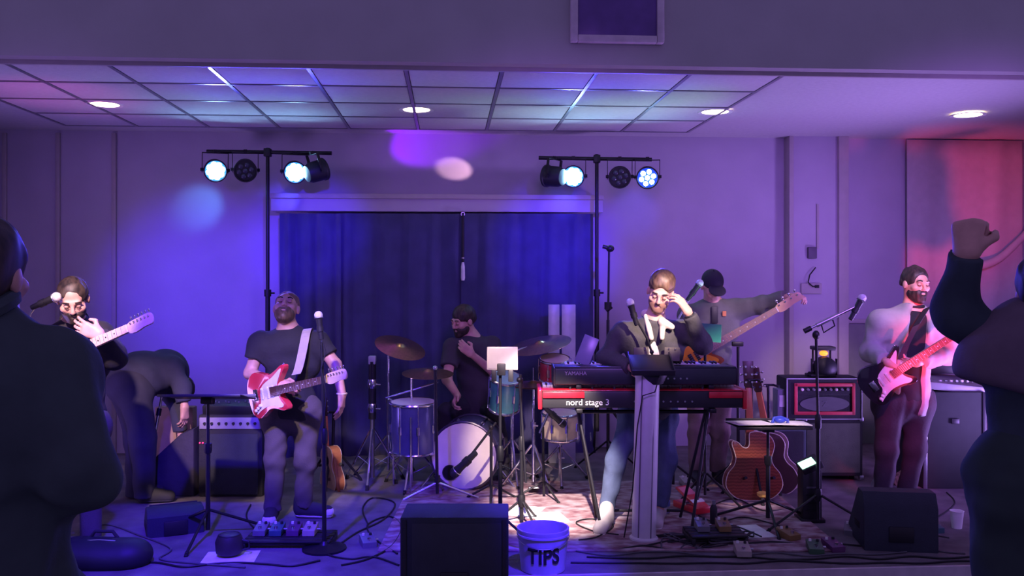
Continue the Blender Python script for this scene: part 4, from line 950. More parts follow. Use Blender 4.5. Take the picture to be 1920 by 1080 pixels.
def shoe(parent, heel, toe, m, msole, toecap=None, h=.055):
    heel, toe = V(heel), V(toe); u = (toe-heel); u.z = 0; u.normalize(); z0 = min(heel.z, toe.z)
    a = heel+u*.045; b = toe-u*.04; a.z = z0+.05; b.z = z0+.042
    s = SDF().cap(a, b, .044, .041, .03).cap(a+V((0, 0, .03)), a+V((0, 0, .075)), .046, .044, .03).cap(a+V((0, 0, .055)), b+V((0, 0, -.002)), .035, .030, .03)
    s.cut((0, 0, z0+.018), (0, 0, -1)); o = s.obj('shoe', m, parent, .007)
    s = SDF().cap(a, b, .049, .046, .02); s.cut((0, 0, z0+.024), (0, 0, 1)); s.cut((0, 0, z0+.001), (0, 0, -1)); s.obj('sole', msole, o, .007)
    if toecap:
        s = SDF().ell(b+V((0, 0, -.001)), (.046, .046, .041), None, .01); s.cut((0, 0, z0+.022), (0, 0, -1)); s.cut(b-u*.0, -u); s.obj('toe_cap', toecap, o, .007)
    lc = B()
    for i in range(4):
        p = a+(b-a)*(.35+.15*i)+V((0, 0, .050-.006*i)); q = u.cross(V((0, 0, 1)))*.025; lc.tube([p-q, p+V((0, 0, .008)), p+q], .004, 6)
    lc.obj('laces', msole, o)
class Fig:
    def __init__(s, px, d, label, name='person', z=0.0):
        s.f = F(px, d, z); s.t = s.f.thing(name, label, 'person'); s.J = {}; s.fwd = V((0, -1, 0))
    def j(s, **k):
        for n, v in k.items(): s.J[n] = s.f.l(*v)
        return s
    def build(s, hR, skin=SKIN, hands=(), bulk=1.0, headk=1.0, legs=True, feetz=True):
        J = s.J; f = s.fwd; b = SDF(); s.hR = hR; s.hk = headk; s.skin = skin
        s.L = head_sdf(b, J['head'], hR, headk)
        nb = J['neck']; b.cap(s.L(0, .03, -.05), nb, .052*bulk**.5, .060*bulk**.5, .03)
        sh = (J['shL']+J['shR'])/2; hp = (J['hpL']+J['hpR'])/2
        b.cap(J['shL'], J['shR'], .05, .05, .04); b.cap(sh, hp, .105, .10, .06, (f, .70)); b.cap(nb, sh, .055, .07, .04)
        for e in 'LR':
            b.cap(J['sh'+e], J['el'+e], .046, .040, .03); b.cap(J['el'+e], J['wr'+e], .040, .0265, .02)
            if legs: b.cap(J['hp'+e], J['kn'+e], .070, .044, .05); b.cap(J['kn'+e], J['an'+e], .044, .032, .03)
        for h in hands: hand_sdf(b, *h)
        s.body = b.obj('body', skin, s.t, .0062); return s
    def eyes(s, closed=False):
        for x in (-1, 1):
            o = B().ball(s.L(x*.031, -.0775, .007), .0128, seg=10).obj('eyelid', s.skin, s.t)
            B().tube([s.L(x*.018, -.087, .003), s.L(x*.025, -.0905, -.001), s.L(x*.032, -.0915, -.002), s.L(x*.044, -.085, .002)], .0019, 6).obj('lashes', HAIRD, o)
        b = B()
        for x in (-1, 1): b.tube([s.L(x*.016, -.092, .031), s.L(x*.032, -.093, .036), s.L(x*.048, -.082, .031)], .0045, 6)
        b.obj('eyebrows', HAIRD, s.t); return s
    def hair(s, m, top=.0, low=-.03, front=.055, k=1.0):
        L = s.L; R = s.hR; q = SDF(); kk = s.hk*k
        q.ell(L(0, .020, .040+top), V((.083, .099, .090))*kk, R, .02); q.ell(L(0, .055, .0), V((.075, .062, .075))*kk, R, .03)
        q.ell(L(0, -.125, front-.12), V((.085, .085, .125))*kk, R, .015, 's')
        q.cut(L(0, 0, low-.04), R @ V((0, .35, -1))); s.hairo = q.obj('hair', m, s.t, .006, .0025, 90); return s
    def beard(s, m, big=0.0):
        L = s.L; R = s.hR; q = SDF(); q.ell(L(0, -.024, -.058-big*.4), V((.064, .073, .060+big))*s.hk, R, .02); q.ell(L(0, -.068, -.098-big), V((.034, .028, .026))*s.hk, R, .02)
        q.ell(L(0, -.098, -.058), V((.020, .02, .009))*s.hk, R, .006, 's'); q.ell(L(0, -.10, .0), V((.055, .06, .038))*s.hk, R, .01, 's'); q.cut(L(0, 0, -.012), R @ V((0, -.25, 1))); q.cut(L(0, .045, 0), R @ V((0, 1, 0)))
        q.obj('beard', m, s.t, .006, .002, 90); return s
    def top(s, m, name='shirt', sleeve=(1.0, 1.0), r=.0, hem=.10, open_=None, bulk=1.0, collar=.0, noise=.0045, seed=1, belly=0.0, flatk=.70):
        """sleeve: fraction of the whole arm covered per side (0..2)"""
        J = s.J; f = s.fwd; q = SDF(); sh = (J['shL']+J['shR'])/2; hp = (J['hpL']+J['hpR'])/2; dn = (hp-sh).normalized(); nb = J['neck']
        q.cap(J['shL'], J['shR'], (.068+r)*bulk, None, .04); q.cap(sh+dn*.06, hp-dn*.02, (.150+r)*bulk, (.142+r+belly)*bulk, .06, (f, flatk)); q.cap(sh+dn*.05+(J['shL']-sh)*.55, sh+dn*.14+(J['shR']-sh)*.55, (.10+r)*bulk, None, .05, (f, .85))
        q.cap(nb-(nb-sh)*.15, sh, .062+r, .10+r, .05)
        q.cap(hp-dn*.04, hp+dn*hem, (.146+r+belly)*bulk, (.150+r+belly*.5)*bulk, .04, (f, .74), (0, 1))
        for e, fr in zip('LR', sleeve):
            a, b, c = J['sh'+e], J['el'+e], J['wr'+e]
            if fr < .98: q.cap(a, a+(b-a)*fr, .064+r, .066+r, .04, None, (0, 1))
            else:
                q.cap(a, b, .062+r, .056+r, .04); g = min(fr-1, 1.0)
                if g > .05: q.cap(b, b+(c-b)*g, .056+r, .042+r, .03, None, (0, 1))
        q.ell(nb+V((0, 0, .055))-f*.01+f*.03, (.060+r*.3, .060, .05), None, .012, 's')
        if open_:
            w_ = open_; p0 = nb+f*.13+V((0, 0, .02)); p1 = hp+f*.16+dn*hem*1.4
            q.cap(p0, p1, w_*.8, w_*1.08, .02, None, (0, 0), 's')
        o = q.obj(name, m, s.t, .0085, noise, 38, seed)
        if collar:
            B().torus(nb+V((0, -.005, .02)), .066, collar, (s.L(0, .03, -.06)-nb), 28, 8).obj('collar', m, o)
        return o
    def trousers(s, m, r=.0, cuff=.03, noise=.0045, seed=2, name='trousers', rise=.05):
        J = s.J; f = s.fwd; q = SDF(); hp = (J['hpL']+J['hpR'])/2
        q.cap(J['hpL'], J['hpR'], .112+r, None, .05, (f, .85)); q.cap(hp, hp+V((0, 0, rise)), .138+r, .138+r, .04, (f, .72))
        for e in 'LR':
            a, b, c = J['hp'+e], J['kn'+e], J['an'+e]; q.cap(a, b, .090+r, .062+r, .05); q.cap(b, c+(c-b).normalized()*cuff, .062+r, .052+r, .04, None, (0, 1))
        return q.obj(name, m, s.t, .0085, noise, 48, seed)
    def sock(s): pass

TEE = mat('black_tee', (.020, .020, .027), .9, bump=.3, bscale=40); JEANS = mat('dark_jeans', (.085, .07, .078), .9, bump=.25, bscale=120)
DENIM = mat('blue_denim', (.06, .085, .16), .9, var=.35, scale=7, bump=.25, bscale=120); CHINO = mat('brown_chino', (.22, .15, .145), .9, bump=.2, bscale=90)
SOLEW = mat('white_rubber', (.78, .76, .72), .6); SHOEB = mat('black_canvas', (.03, .03, .035), .85); SHOEW = mat('white_leather', (.52, .49, .47), .6, bump=.2, bscale=30)

# ---- guitarist with the red guitar, leaning his head back
g = Fig(545, 6.02, 'guitarist in a black tee and dark jeans, head tipped back, playing the red guitar')
g.j(head=(537, 578, .0), neck=(541, 622, .02), shL=(489, 642, .0), shR=(596, 641, .0), elL=(469, 700, -.04), wrL=(522, 722, -.30), elR=(629, 684, -.03), wrR=(641, 738, -.14),
    hpL=(518, 772, .0), hpR=(574, 772, .02), knL=(516, 862, -.04), knR=(573, 862, .0), anL=(511, 955, -.02), anR=(570, 945, .06))
J = g.J
g.build(rot(6, -30, 4), SKIN2, [(J['wrL'], V((.8, .0, -.15)), V((.1, .7, -.4)), 1, (.55, .7, .5)), (J['wrR'], V((-.02, -.1, -1)), V((-1, .2, 0)), 1, (.25, .3, .2))])
g.eyes().hair(mat('shaved_hair', (.20, .11, .085), .7), 0, .03, .09, .94).beard(HAIRB)
g.top(TEE, 'tee_shirt', (.55, .6), hem=.03, seed=3); g.trousers(JEANS, .0, .0)
B().torus(J['wrR']+V((0, 0, .0)), .030, .006, (0, 0, 1), 20, 8).obj('bracelet', mat('pale_band', (.7, .6, .45), .5), g.t)
gL = g.f
shoe(g.t, gL.g(512, 972), gL.g(503, 990), SHOEB, SOLEW, SOLEW); a = gL.g(560, 970); shoe(g.t, a+V((-.03, .0, 0)), a+V((.235, -.02, 0)), SHOEB, SOLEW, SOLEW)
STRAP = mat('pale_strap', (.44, .38, .36), .8)
sp = [V(q) for q in spline([tuple(gL.l(580, 622, .09)), tuple(gL.l(578, 617, .0)), tuple(gL.l(574, 625, -.085)), tuple(gL.l(567, 660, -.15)), tuple(gL.l(560, 690, -.175)), tuple(gL.l(555, 702, -.18))], 4, False)]
b = B()
for i in range(len(sp)-1):
    a_, c_ = sp[i], sp[i+1]; q_ = V((.028, .004, .004)); b.quad(a_-q_, a_+q_, c_+q_, c_-q_, .004)
st = b.obj('guitar_strap', STRAP); st.location = g.t.location; st.rotation_euler = (0, 0, -TH); tag(st, 'pale guitar strap over the black tee', 'strap')

# ---- keyboard player, hand to his brow
g = Fig(1205, 6.0, 'keyboard player in an open dark jacket shading his face with one hand')
g.j(head=(1238, 549, -.10), neck=(1226, 603, -.03), shL=(1166, 626, .0), shR=(1284, 622, .0), elL=(1136, 672, -.04), wrL=(1186, 690, -.26), elR=(1318, 646, -.16), wrR=(1290, 586, -.24),
    hpL=(1188, 778, .10), hpR=(1240, 778, .12), knL=(1155, 868, -.04), knR=(1250, 866, .0), anL=(1136, 958, -.10), anR=(1236, 952, -.06))
J = g.J
g.build(rot(-14, 24, 12), SKIN, [(J['wrR'], V((-.52, .0, .82)), V((-.55, .5, -.3)), -1, (.35, .5, .4), 1.0, .1), (J['wrL'], V((.6, -.55, -.2)), V((0, 0, -1)), -1, (.3, .4, .3))])
g.eyes().hair(HAIRB, .024, .01, .094, 1.0).beard(mat('stubble', (.24, .13, .09), .8), -.006)
g.top(mixmat('patterned_shirt', (.60, .50, .48), (.78, .72, .70), 40, .85), 'shirt', (.3, .3), r=-.018, hem=.06, seed=4, noise=.002)
jk = g.top(mat('charcoal_jacket', (.055, .055, .058), .8, var=.25, scale=9, bump=.3, bscale=60), 'jacket', (1.92, 1.9), r=.004, hem=.05, open_=.062, seed=5, noise=.005)
s = SDF()
for sg in (-1, 1): s.cap(J['neck']+V((sg*.055, -.02, .035)), J['neck']+V((sg*.035, -.12, -.10)), .020, .015, .03)
s.cap(J['neck']+V((-.05, .05, .05)), J['neck']+V((.05, .05, .05)), .028, .028, .03)
s.cap(J['neck']+V((.04, -.075, .005)), J['neck']+V((.10, -.09, -.03)), .024, .02, .02); s.obj('shirt_collar', mat('cream_collar', (.66, .58, .44), .8), g.t, .007, .002, 40)
for sg in (-1, 1):
    q = B().box((0, 0, 0), (.10, .012, .09), bev=.004).obj('chest_pocket', mat('olive_flap', (.16, .15, .12), .85), jk, Matrix.Translation((J['shL']+J['shR'])/2+V((sg*.10, -.135, -.13))) @ Matrix.Rotation(R_(8), 4, 'X') @ Matrix.Rotation(R_(-sg*8), 4, 'Z'))
    for i in range(2): B().ball(V((sg*-.02+i*.04, -.009, .035)), .006, seg=8).obj('button', STEEL, q)
g.trousers(DENIM, -.003, -.01, seed=6)
gL = g.f
shoe(g.t, gL.g(1140, 985), gL.g(1122, 1008), SHOEW, SOLEW); shoe(g.t, gL.g(1236, 972), gL.g(1230, 997), SHOEW, SOLEW)
B().torus(J['wrR']+(J['elR']-J['wrR'])*.06, .031, .006, J['elR']-J['wrR'], 20, 8).obj('wristband', BPLAST, g.t)

# ---- bass player in a cap, arm stretched to the tuning pegs
g = Fig(1330, 7.1, 'bass player in a dark cap and grey jacket reaching for the tuning pegs')
g.j(head=(1336, 537, -.06), neck=(1337, 572, .02), shL=(1293, 590, .0), shR=(1380, 582, .0), elL=(1272, 652, -.02), wrL=(1300, 688, -.24), elR=(1430, 572, -.12), wrR=(1477, 557, -.30),
    hpL=(1308, 722, .0), hpR=(1352, 722, .0), knL=(1308, 808, -.03), knR=(1350, 808, -.02), anL=(1306, 882, .0), anR=(1346, 882, .0))
J = g.J
g.build(rot(6, 30, -3), SKIN, [(J['wrR'], V((.75, -.2, .12)), V((.1, .2, -1)), 1, (.6, .7, .5)), (J['wrL'], V((.7, -.2, -.1)), V((0, .6, -.5)), 1, (.5, .6, .4))])
g.eyes()
s = SDF(); L = g.L; s.ell(L(0, .016, .042), (.084, .102, .088), g.hR, .02); s.cut(L(0, 0, .024), g.hR @ V((0, .12, -1))); cp = s.obj('cap', mat('navy_cap', (.018, .016, .03), .9), g.t, .006)
s = SDF().ell(L(0, -.115, .034), (.068, .068, .012), g.hR @ Matrix.Rotation(R_(12), 3, 'X'), .01); s.obj('cap_peak', MATS['navy_cap'], cp, .006); B().ball(L(0, .016, .132), .007, seg=8).obj('cap_button', MATS['navy_cap'], cp)
g.top(mat('sage_jacket', (.115, .118, .11), .85, bump=.2, bscale=60), 'jacket', (1.95, 1.92), r=.012, hem=.06, seed=7, collar=.02, noise=.005)
B().box((0, 0, 0), (.05, .012, .13), bev=.004).obj('placket', BPLAST, g.t, Matrix.Translation(g.f.l(1340, 590, -.135)))
B().box((0, 0, 0), (.03, .008, .04), bev=.003).obj('chest_badge', mat('orange_patch', (.6, .22, .08), .7), g.t, Matrix.Translation(g.f.l(1358, 588, -.14)))
g.trousers(CHINO, .006, .0, seed=8)
gL = g.f
shoe(g.t, J['an'+'L']*1+V((0, .06, -J['anL'].z)), V((J['anL'].x-.03, J['anL'].y-.2, 0)), SHOEB, SOLEW); shoe(g.t, J['anR']+V((0, .06, -J['anR'].z)), V((J['anR'].x+.03, J['anR'].y-.2, 0)), SHOEB, SOLEW)

# ---- guitarist in the pale jacket
g = Fig(1695, 6.4, 'bearded smiling guitarist in a pale grey jacket over a black shirt')
g.j(head=(1717, 533, -.02), neck=(1711, 580, .02), shL=(1650, 604, .0), shR=(1766, 600, .0), elL=(1632, 660, .02), wrL=(1662, 678, -.26), elR=(1778, 664, .0), wrR=(1722, 680, -.24),
    hpL=(1668, 752, .0), hpR=(1720, 752, .02), knL=(1663, 842, -.03), knR=(1715, 842, .0), anL=(1654, 928, .0), anR=(1697, 932, .03))
J = g.J
g.build(rot(12, 6, 2), SKIN, [(J['wrL'], V((.75, -.05, -.2)), V((.1, .7, -.5)), 1, (.5, .6, .4)), (J['wrR'], V((-.8, -.05, .05)), V((0, .5, .6)), 1, (.5, .7, .5))], 1.08)
g.eyes().hair(HAIRD, .0, .0, .105, .995).beard(HAIRD, .006)
g.top(mat('black_shirt', (.014, .013, .018), .85), 'shirt', (.4, .4), r=-.008, hem=.02, seed=9, collar=.014, belly=.012, noise=.002)
jk = g.top(mat('pale_jacket', (.36, .355, .35), .85, var=.1, bump=.15, bscale=80), 'jacket', (1.92, 1.9), r=.012, hem=.07, open_=.082, seed=10, noise=.005, belly=.012, flatk=.8)
b = B(); g.trousers(mat('black_trousers', (.03, .022, .03), .85, bump=.2, bscale=60), .008, .02, seed=11)
gL = g.f
GS = mat('grey_shoe', (.20, .18, .20), .7)
shoe(g.t, gL.g(1650, 938), gL.g(1626, 952), GS, mat('grey_sole', (.35, .33, .36), .7)); shoe(g.t, gL.g(1697, 940), gL.g(1703, 960), GS, MATS['grey_sole'])
b = B()
sp = [gL.l(1748, 582, .02), gL.l(1738, 578, -.09), gL.l(1718, 610, -.20), gL.l(1698, 650, -.235), gL.l(1690, 672, -.25)]
for i in range(4): q_ = V((.026, .0, .012)); b.quad(sp[i]-q_, sp[i]+q_, sp[i+1]+q_, sp[i+1]-q_, .004)
st = b.obj('guitar_strap', mat('black_strap', (.012, .012, .014), .7)); st.location = g.t.location; st.rotation_euler = (0, 0, -TH); tag(st, 'black guitar strap across the black shirt under the pale jacket', 'strap')

# ---- left guitarist, hand over his mouth
g = Fig(140, 5.32, 'left guitarist in a dark jacket bowing his head, fingers at his mouth')
g.j(head=(137, 562, -.16), neck=(140, 606, .02), shL=(96, 640, .0), shR=(188, 632, .0), elL=(70, 720, -.05), wrL=(110, 700, -.27), elR=(214, 668, -.10), wrR=(188, 628, -.27),
    hpL=(112, 800, .0), hpR=(170, 800, .0), knL=(110, 910, -.03), knR=(172, 910, .0), anL=(108, 1012, .0), anR=(170, 1012, .0))
J = g.J
g.build(rot(24, 30, -4), SKIN2, [(J['wrR'], V((-.75, -.25, .35)), V((-.3, .8, .1)), -1, (.35, .5, .4), 1.05, .1), (J['wrL'], V((.7, -.2, 0)), V((0, .7, -.4)), 1, (.5, .6, .4))])
g.eyes().hair(HAIRD, .0, .0, .108, .97).beard(HAIRD, -.004)
g.top(mat('black_jacket', (.018, .016, .022), .85, bump=.2, bscale=50), 'jacket', (1.9, 1.88), r=.012, hem=.06, seed=12, collar=.015); g.trousers(JEANS, 0, .02, seed=13)
gL = g.f
for e in 'LR': shoe(g.t, V((J['an'+e].x, .06, 0)), V((J['an'+e].x, -.2, 0)), SHOEB, SOLEW)

# ---- person bending over at the back left
g = Fig(262, DF(940), 'person in navy bending over towards the left combo amp')
g.fwd = V((.95, .3, 0)).normalized()
g.j(head=(335, 735, .45), neck=(322, 712, .36), shL=(300, 706, .40), shR=(322, 690, .14), elL=(335, 770, .42), wrL=(340, 820, .40), elR=(341, 726, .10), wrR=(346, 762, .06),
    hpL=(246, 712, .12), hpR=(256, 712, -.06), knL=(258, 822, .10), knR=(268, 824, -.06), anL=(254, 922, .10), anR=(270, 925, -.06))
J = g.J
g.build(rot(80, 70, 0), SKIN2, [(J['wrR'], V((.02, 0, -1)), V((-.8, .3, 0)), 1, (.3, .4, .3)), (J['wrL'], V((.1, 0, -1)), V((-.8, .3, 0)), -1, (.3, .4, .3))], 1.1)
g.hair(HAIRD); NAVY = mat('navy_shirt', (.035, .035, .075), .9, bump=.2, bscale=50)
J['neck'] = J['neck']+V((0, 0, -.02))
s = SDF(); hp = (J['hpL']+J['hpR'])/2; sh = (J['shL']+J['shR'])/2; f_ = (.0, .2, 1)
s.cap(hp+V((.03, 0, .03)), sh, .165, .165, .06); s.cap(J['shL'], J['shR'], .085, .085, .05)
for e in 'LR': s.cap(J['sh'+e], J['el'+e], .068, .058, .04); s.cap(J['el'+e], J['el'+e]+(J['wr'+e]-J['el'+e])*.75, .058, .048, .03, None, (0, 1))
s.obj('shirt', NAVY, g.t, .009, .006, 24, 14)
s = SDF(); s.ell(hp+V((-.02, 0, -.02)), (.185, .185, .165), None, .05)
for e in 'LR': s.cap(J['hp'+e]+V((-.02, 0, -.05)), J['kn'+e], .118, .082, .06); s.cap(J['kn'+e], J['an'+e]+V((0, 0, -.03)), .082, .066, .05, None, (0, 1))
s.obj('trousers', mat('navy_trousers', (.028, .026, .05), .9, bump=.2, bscale=60), g.t, .009, .005, 28, 15)
for e in 'LR': shoe(g.t, V((J['an'+e].x-.05, J['an'+e].y, 0)), V((J['an'+e].x+.2, J['an'+e].y+.05, 0)), SHOEB, SHOEB)

# ---- drummer
g = Fig(890, 7.5, 'seated drummer in a dark tee looking down to the side, hand near his chin')
g.fwd = V((-.55, -.85, 0)).normalized()
g.j(head=(868, 602, -.04), neck=(884, 634, .02), shL=(848, 650, -.06), shR=(922, 648, .06), elL=(838, 712, -.22), wrL=(858, 742, -.36), elR=(928, 700, -.12), wrR=(884, 664, -.26),
    hpL=(868, 768, .0), hpR=(912, 768, .04), knL=(838, 772, -.20), knR=(930, 772, -.22), anL=(826, 868, -.16), anR=(944, 868, -.18))
J = g.J
g.build(rot(-48, 16, 4), SKIN2, [(J['wrR'], V((-.6, -.2, .55)), V((-.3, .5, .3)), -1, (.5, .7, .5)), (J['wrL'], V((-.3, -.6, -.6)), V((.6, -.2, -.3)), 1, (.6, .8, .5))])
g.eyes().hair(HAIRD, .006, .0, .06, 1.0).beard(HAIRD, .0); g.top(mat('dark_tee', (.045, .036, .05), .9, bump=.2, bscale=40), 'tee_shirt', (.6, .6), hem=.04, seed=16); g.trousers(TEE, 0, .0, seed=17)
for e in 'LR': shoe(g.t, V((J['an'+e].x, J['an'+e].y+.06, 0)), V((J['an'+e].x, J['an'+e].y-.2, 0)), SHOEB, SOLEW)

# ---- audience, left: broad back, elbow out
AZ = -.14
g = Fig(-22, 2.0, 'dark broad-backed onlooker cut off by the left edge, elbow bent out', z=AZ); g.fwd = V((0, 1, 0))
g.j(head=(-34, 520, .02), neck=(-34, 600, .0), shL=(-165, 690, .0), shR=(92, 692, .0), elL=(-225, 880, -.02), wrL=(-180, 1010, .16), elR=(148, 890, -.05), wrR=(80, 910, .17),
    hpL=(-100, 1080, .02), hpR=(55, 1080, .02), knL=(-100, 1420, .05), knR=(55, 1420, .05), anL=(-100, 1880, .0), anR=(55, 1880, .0))
for e in 'LR': g.J['an'+e].z = .08; g.J['kn'+e].z = .52; g.J['hp'+e].z = .98
J = g.J
g.build(rot(180, 0, 0), SKIN2, [(J['wrR'], V((-.7, .5, 0)), V((-.4, -.6, 0)), 1, (.6, .7, .5)), (J['wrL'], V((.3, .6, -.2)), V((.5, -.3, 0)), 1, (.6, .7, .5))], 1.15, 1.05)
g.hair(HAIRD, .004, -.06, .06, 1.04)
g.top(mat('dark_green_jacket', (.040, .060, .060), .85, bump=.2, bscale=40), 'jacket', (1.97, 1.95), r=.016, hem=.16, seed=18, collar=.022, bulk=1.05, noise=.006, flatk=.85); g.trousers(mat('dark_trousers', (.035, .05, .05), .9), .03, .0, seed=19)
for e in 'LR': shoe(g.t, V((J['an'+e].x, J['an'+e].y-.08, 0)), V((J['an'+e].x, J['an'+e].y+.18, 0)), SHOEB, SHOEB)

# ---- audience, right: raised fist
g = Fig(1905, 2.7, 'onlooker in dark clothes raising a fist at the right edge', z=AZ); g.fwd = V((-.3, 1, 0)).normalized()
g.j(head=(1964, 556, .0), neck=(1952, 632, .0), shL=(1898, 662, .02), shR=(2020, 662, .0), elL=(1794, 588, .10), wrL=(1812, 480, .04), elR=(2060, 790, .0), wrR=(2020, 900, .1),
    hpL=(1908, 900, .0), hpR=(1975, 900, .0), knL=(1896, 1140, .0), knR=(1975, 1140, .0), anL=(1888, 1500, .0), anR=(1975, 1500, .0))
for e in 'LR': g.J['an'+e].z = .08; g.J['kn'+e].z = .50
J = g.J
g.build(rot(165, 0, 0), SKIN2, [(J['wrL'], V((.12, .1, 1)), V((.55, .6, 0)), -1, (1.4, 1.5, .9), 1.18, .0, 1.0), (J['wrR'], V((0, .3, -1)), V((-1, 0, 0)), 1, (.4, .5, .4))])
g.hair(HAIRD, .004, -.08, .06, 1.06); DK = mat('dark_top', (.030, .046, .056), .85, bump=.2, bscale=40)
g.top(DK, 'top', (1.98, 1.95), r=.004, hem=.06, seed=20, collar=.018, noise=.005)
hp = (J['hpL']+J['hpR'])/2
g.trousers(mat('dark_green_trousers', (.028, .046, .040), .9), .035, .0, seed=21)
s = SDF(); c0 = g.f.l(1905, 700, -.02); s.cap(g.f.l(1862, 690, .02), g.f.l(1990, 745, .02), .115, .13, .05, (V((0, 1, 0)), 1.1)); s.cap(g.f.l(1940, 660, .0), g.f.l(1960, 740, .0), .16, .17, .05)
s.ell(g.f.l(1915, 800, -.02), (.26, .3, .09), Matrix.Rotation(R_(24), 3, 'Y'), .03, 's'); s.obj('wrap', mat('plum_wrap', (.13, .09, .115), .85, bump=.2, bscale=40), g.t, .009, .005, 20, 22)
for e in 'LR': shoe(g.t, V((J['an'+e].x, J['an'+e].y-.08, 0)), V((J['an'+e].x, J['an'+e].y+.18, 0)), SHOEB, SHOEB)
# ================================================================ FLOOR CLUTTER
def at_floor(o, px, d, z=0.0, rz=0.0):
    f = F(px, d, z); o.location = f.loc; o.rotation_euler = (0, 0, -TH+R_(rz)); return o
# dark cabinet standing in front of the stage
f = F(855, 4.64, -.14); t = f.thing('floor_speaker', 'large dark speaker box at the front edge, centre bottom', 'speaker'); wd = 203*4.5/FPX; hh = f.l(0, 970, -.14).z
DKB = mat('dark_navy_box', (.022, .027, .045), .7, bump=.2, bscale=120)
B().box((0, 0, hh/2), (wd, .28, hh), bev=.008).obj('box', DKB, t)
B().box((.012, -.142, hh/2), (wd-.09, .006, hh-.06), bev=.002).obj('back_panel', mat('dark_navy_panel', (.028, .032, .05), .6), t)
for s in (-1, 1): B().box((s*(wd/2-.02), -.143, hh/2), (.022, .008, hh-.02), bev=.002).obj('edge_rail', TOLEX, t)
B().box((0, -.146, hh*.45), (.14, .012, .08), bev=.006).obj('handle_cup', BPLAST, t)
# tips bucket
DT = 5.02; f = F(1018, DT); t = f.thing('tips_bucket', 'white plastic bucket lettered TIPS at the front of the stage', 'bucket'); hh = f.l(0, 988).z; r1 = 48*DT/FPX; r0 = r1*.86
BUCK = mat('white_bucket', (.42, .40, .52), .4)
B().lathe([(r0*.2, .004), (r0, .004), (r1*.985, hh*.84), (r1*1.03, hh*.845), (r1*1.03, hh*.885), (r1, hh*.89), (r1*1.02, hh-.008), (r1*1.02, hh), (r1*.95, hh), (r0*.95, .012), (r0*.2, .012)], n=44).obj('pail', BUCK, t)
me = text('TIPS', .118, mat('marker_black', (.012, .01, .02), .7), t, Matrix.Identity(4), .0008, bold=True, spacing=1.05)
for o in me:
    for v in o.data.vertices:
        x, y, z = v.co; zz = hh*.44+y; rr = r0+(r1*.985-r0)*zz/(hh*.84)+.0034+z; a = x*.82/rr; v.co = (rr*math.sin(a), -rr*math.cos(a), zz)
B().tube([V((r1*1.03*math.cos(a), r1*1.03*math.sin(a)-.0, hh*.86-.05*abs(math.sin(a)))) for a in [R_(-170+8*i) for i in range(21)]], .003, 6).obj('wire_handle', STEEL, t)
# pedalboards and pedals
PC = [mat('pedal_%s' % n, c, .4) for n, c in (('grey', (.16, .16, .18)), ('cream', (.40, .35, .30)), ('teal', (.04, .11, .13)), ('plum', (.12, .04, .12)), ('green', (.05, .12, .06)), ('ochre', (.24, .15, .05)))]
def pedal(px, d, z, m, label, w_=.075, l_=.12, rz=0.0, grp=None):
    t = thing('effects_pedal', label, 'pedal', F(px, d, z).loc, -TH+R_(rz), grp)
    B().prism([(-l_/2, 0), (l_/2, 0), (l_/2, .055), (-l_/2, .032)], -w_/2, w_/2, Matrix(((0, 0, 1, 0), (1, 0, 0, 0), (0, 1, 0, 0), (0, 0, 0, 1))), bev=.003).obj('case', m, t)
    B().cyl((0, -l_*.28, .03), (0, -l_*.28, .052), .011, n=12).obj('foot_switch', CHROME, t)
    for s in (-1, 1): B().lathe([(.009, 0), (.008, .014)], o=(s*w_*.25, l_*.28, .05), n=10).obj('knob', BPLAST if s > 0 else WHITE, t)
    B().cyl((w_/2, .01, .025), (w_/2+.022, .01, .025), .007, n=8).obj('jack', STEEL, t); return t
def board(px, d, w_, dep, label, rz=0.0, h=.05):
    t = thing('pedalboard', label, 'pedalboard', F(px, d).loc, -TH+R_(rz))
    for i in range(4): B().box((0, -dep/2+dep*(i+.5)/4, h-.008+.0), (w_, dep/4-.012, .014), bev=.003).obj('rail', BPLAST, t)
    for s in (-1, 1): B().box((s*(w_/2-.01), 0, h/2-.008), (.02, dep, h-.016), bev=.003).obj('side', BPLAST, t)
    return t
board(545, 5.5, .52, .26, 'black pedalboard on the floor before the guitarist in a black tee')
for i, (x, m, lab) in enumerate(((490, 0, 'grey pedal at the left end of the left pedalboard'), (520, 2, 'teal pedal second from the left on the left pedalboard'), (552, 3, 'plum pedal second from the right on the left pedalboard'), (582, 1, 'cream pedal at the right end of the left pedalboard'))):
    pedal(x, 5.53, .052, PC[m], lab, grp='pedals on the left pedalboard')
board(1340, 5.53, .34, .24, 'black pedalboard on the rug right of the column lectern', 4, .07)
for x, m, lab in ((1316, 0, 'grey pedal on the left half of the right pedalboard'), (1356, 5, 'ochre pedal on the right half of the right pedalboard')): pedal(x, 5.55, .072, PC[m], lab, grp='pedals on the right pedalboard')
for px, py, m, rz, lab in ((1288, 912, 1, 8, 'cream pedal on the floor at the bass player\'s feet'), (1392, 1042, 1, -4, 'cream box pedal near the front edge, right of the pedalboard'), (690, 1022, 0, 20, 'grey pedal lying alone left of the dark speaker box'),
                           (1562, 1030, 3, 12, 'plum pedal right of the right mic stand\'s foot'), (1528, 1034, 4, -8, 'green pedal in front of the right mic stand'), (1478, 1012, 5, 25, 'ochre pedal between the music stand and the right mic stand'), (1596, 1000, 0, -20, 'grey pedal left of the dark wedge monitor'), (1748, 995, 2, 10, 'teal pedal behind the dark wedge monitor')):
    pedal(px, DF(py), .012 if 780 < px < 1500 else 0.0, PC[m], lab, .085, .13, rz)
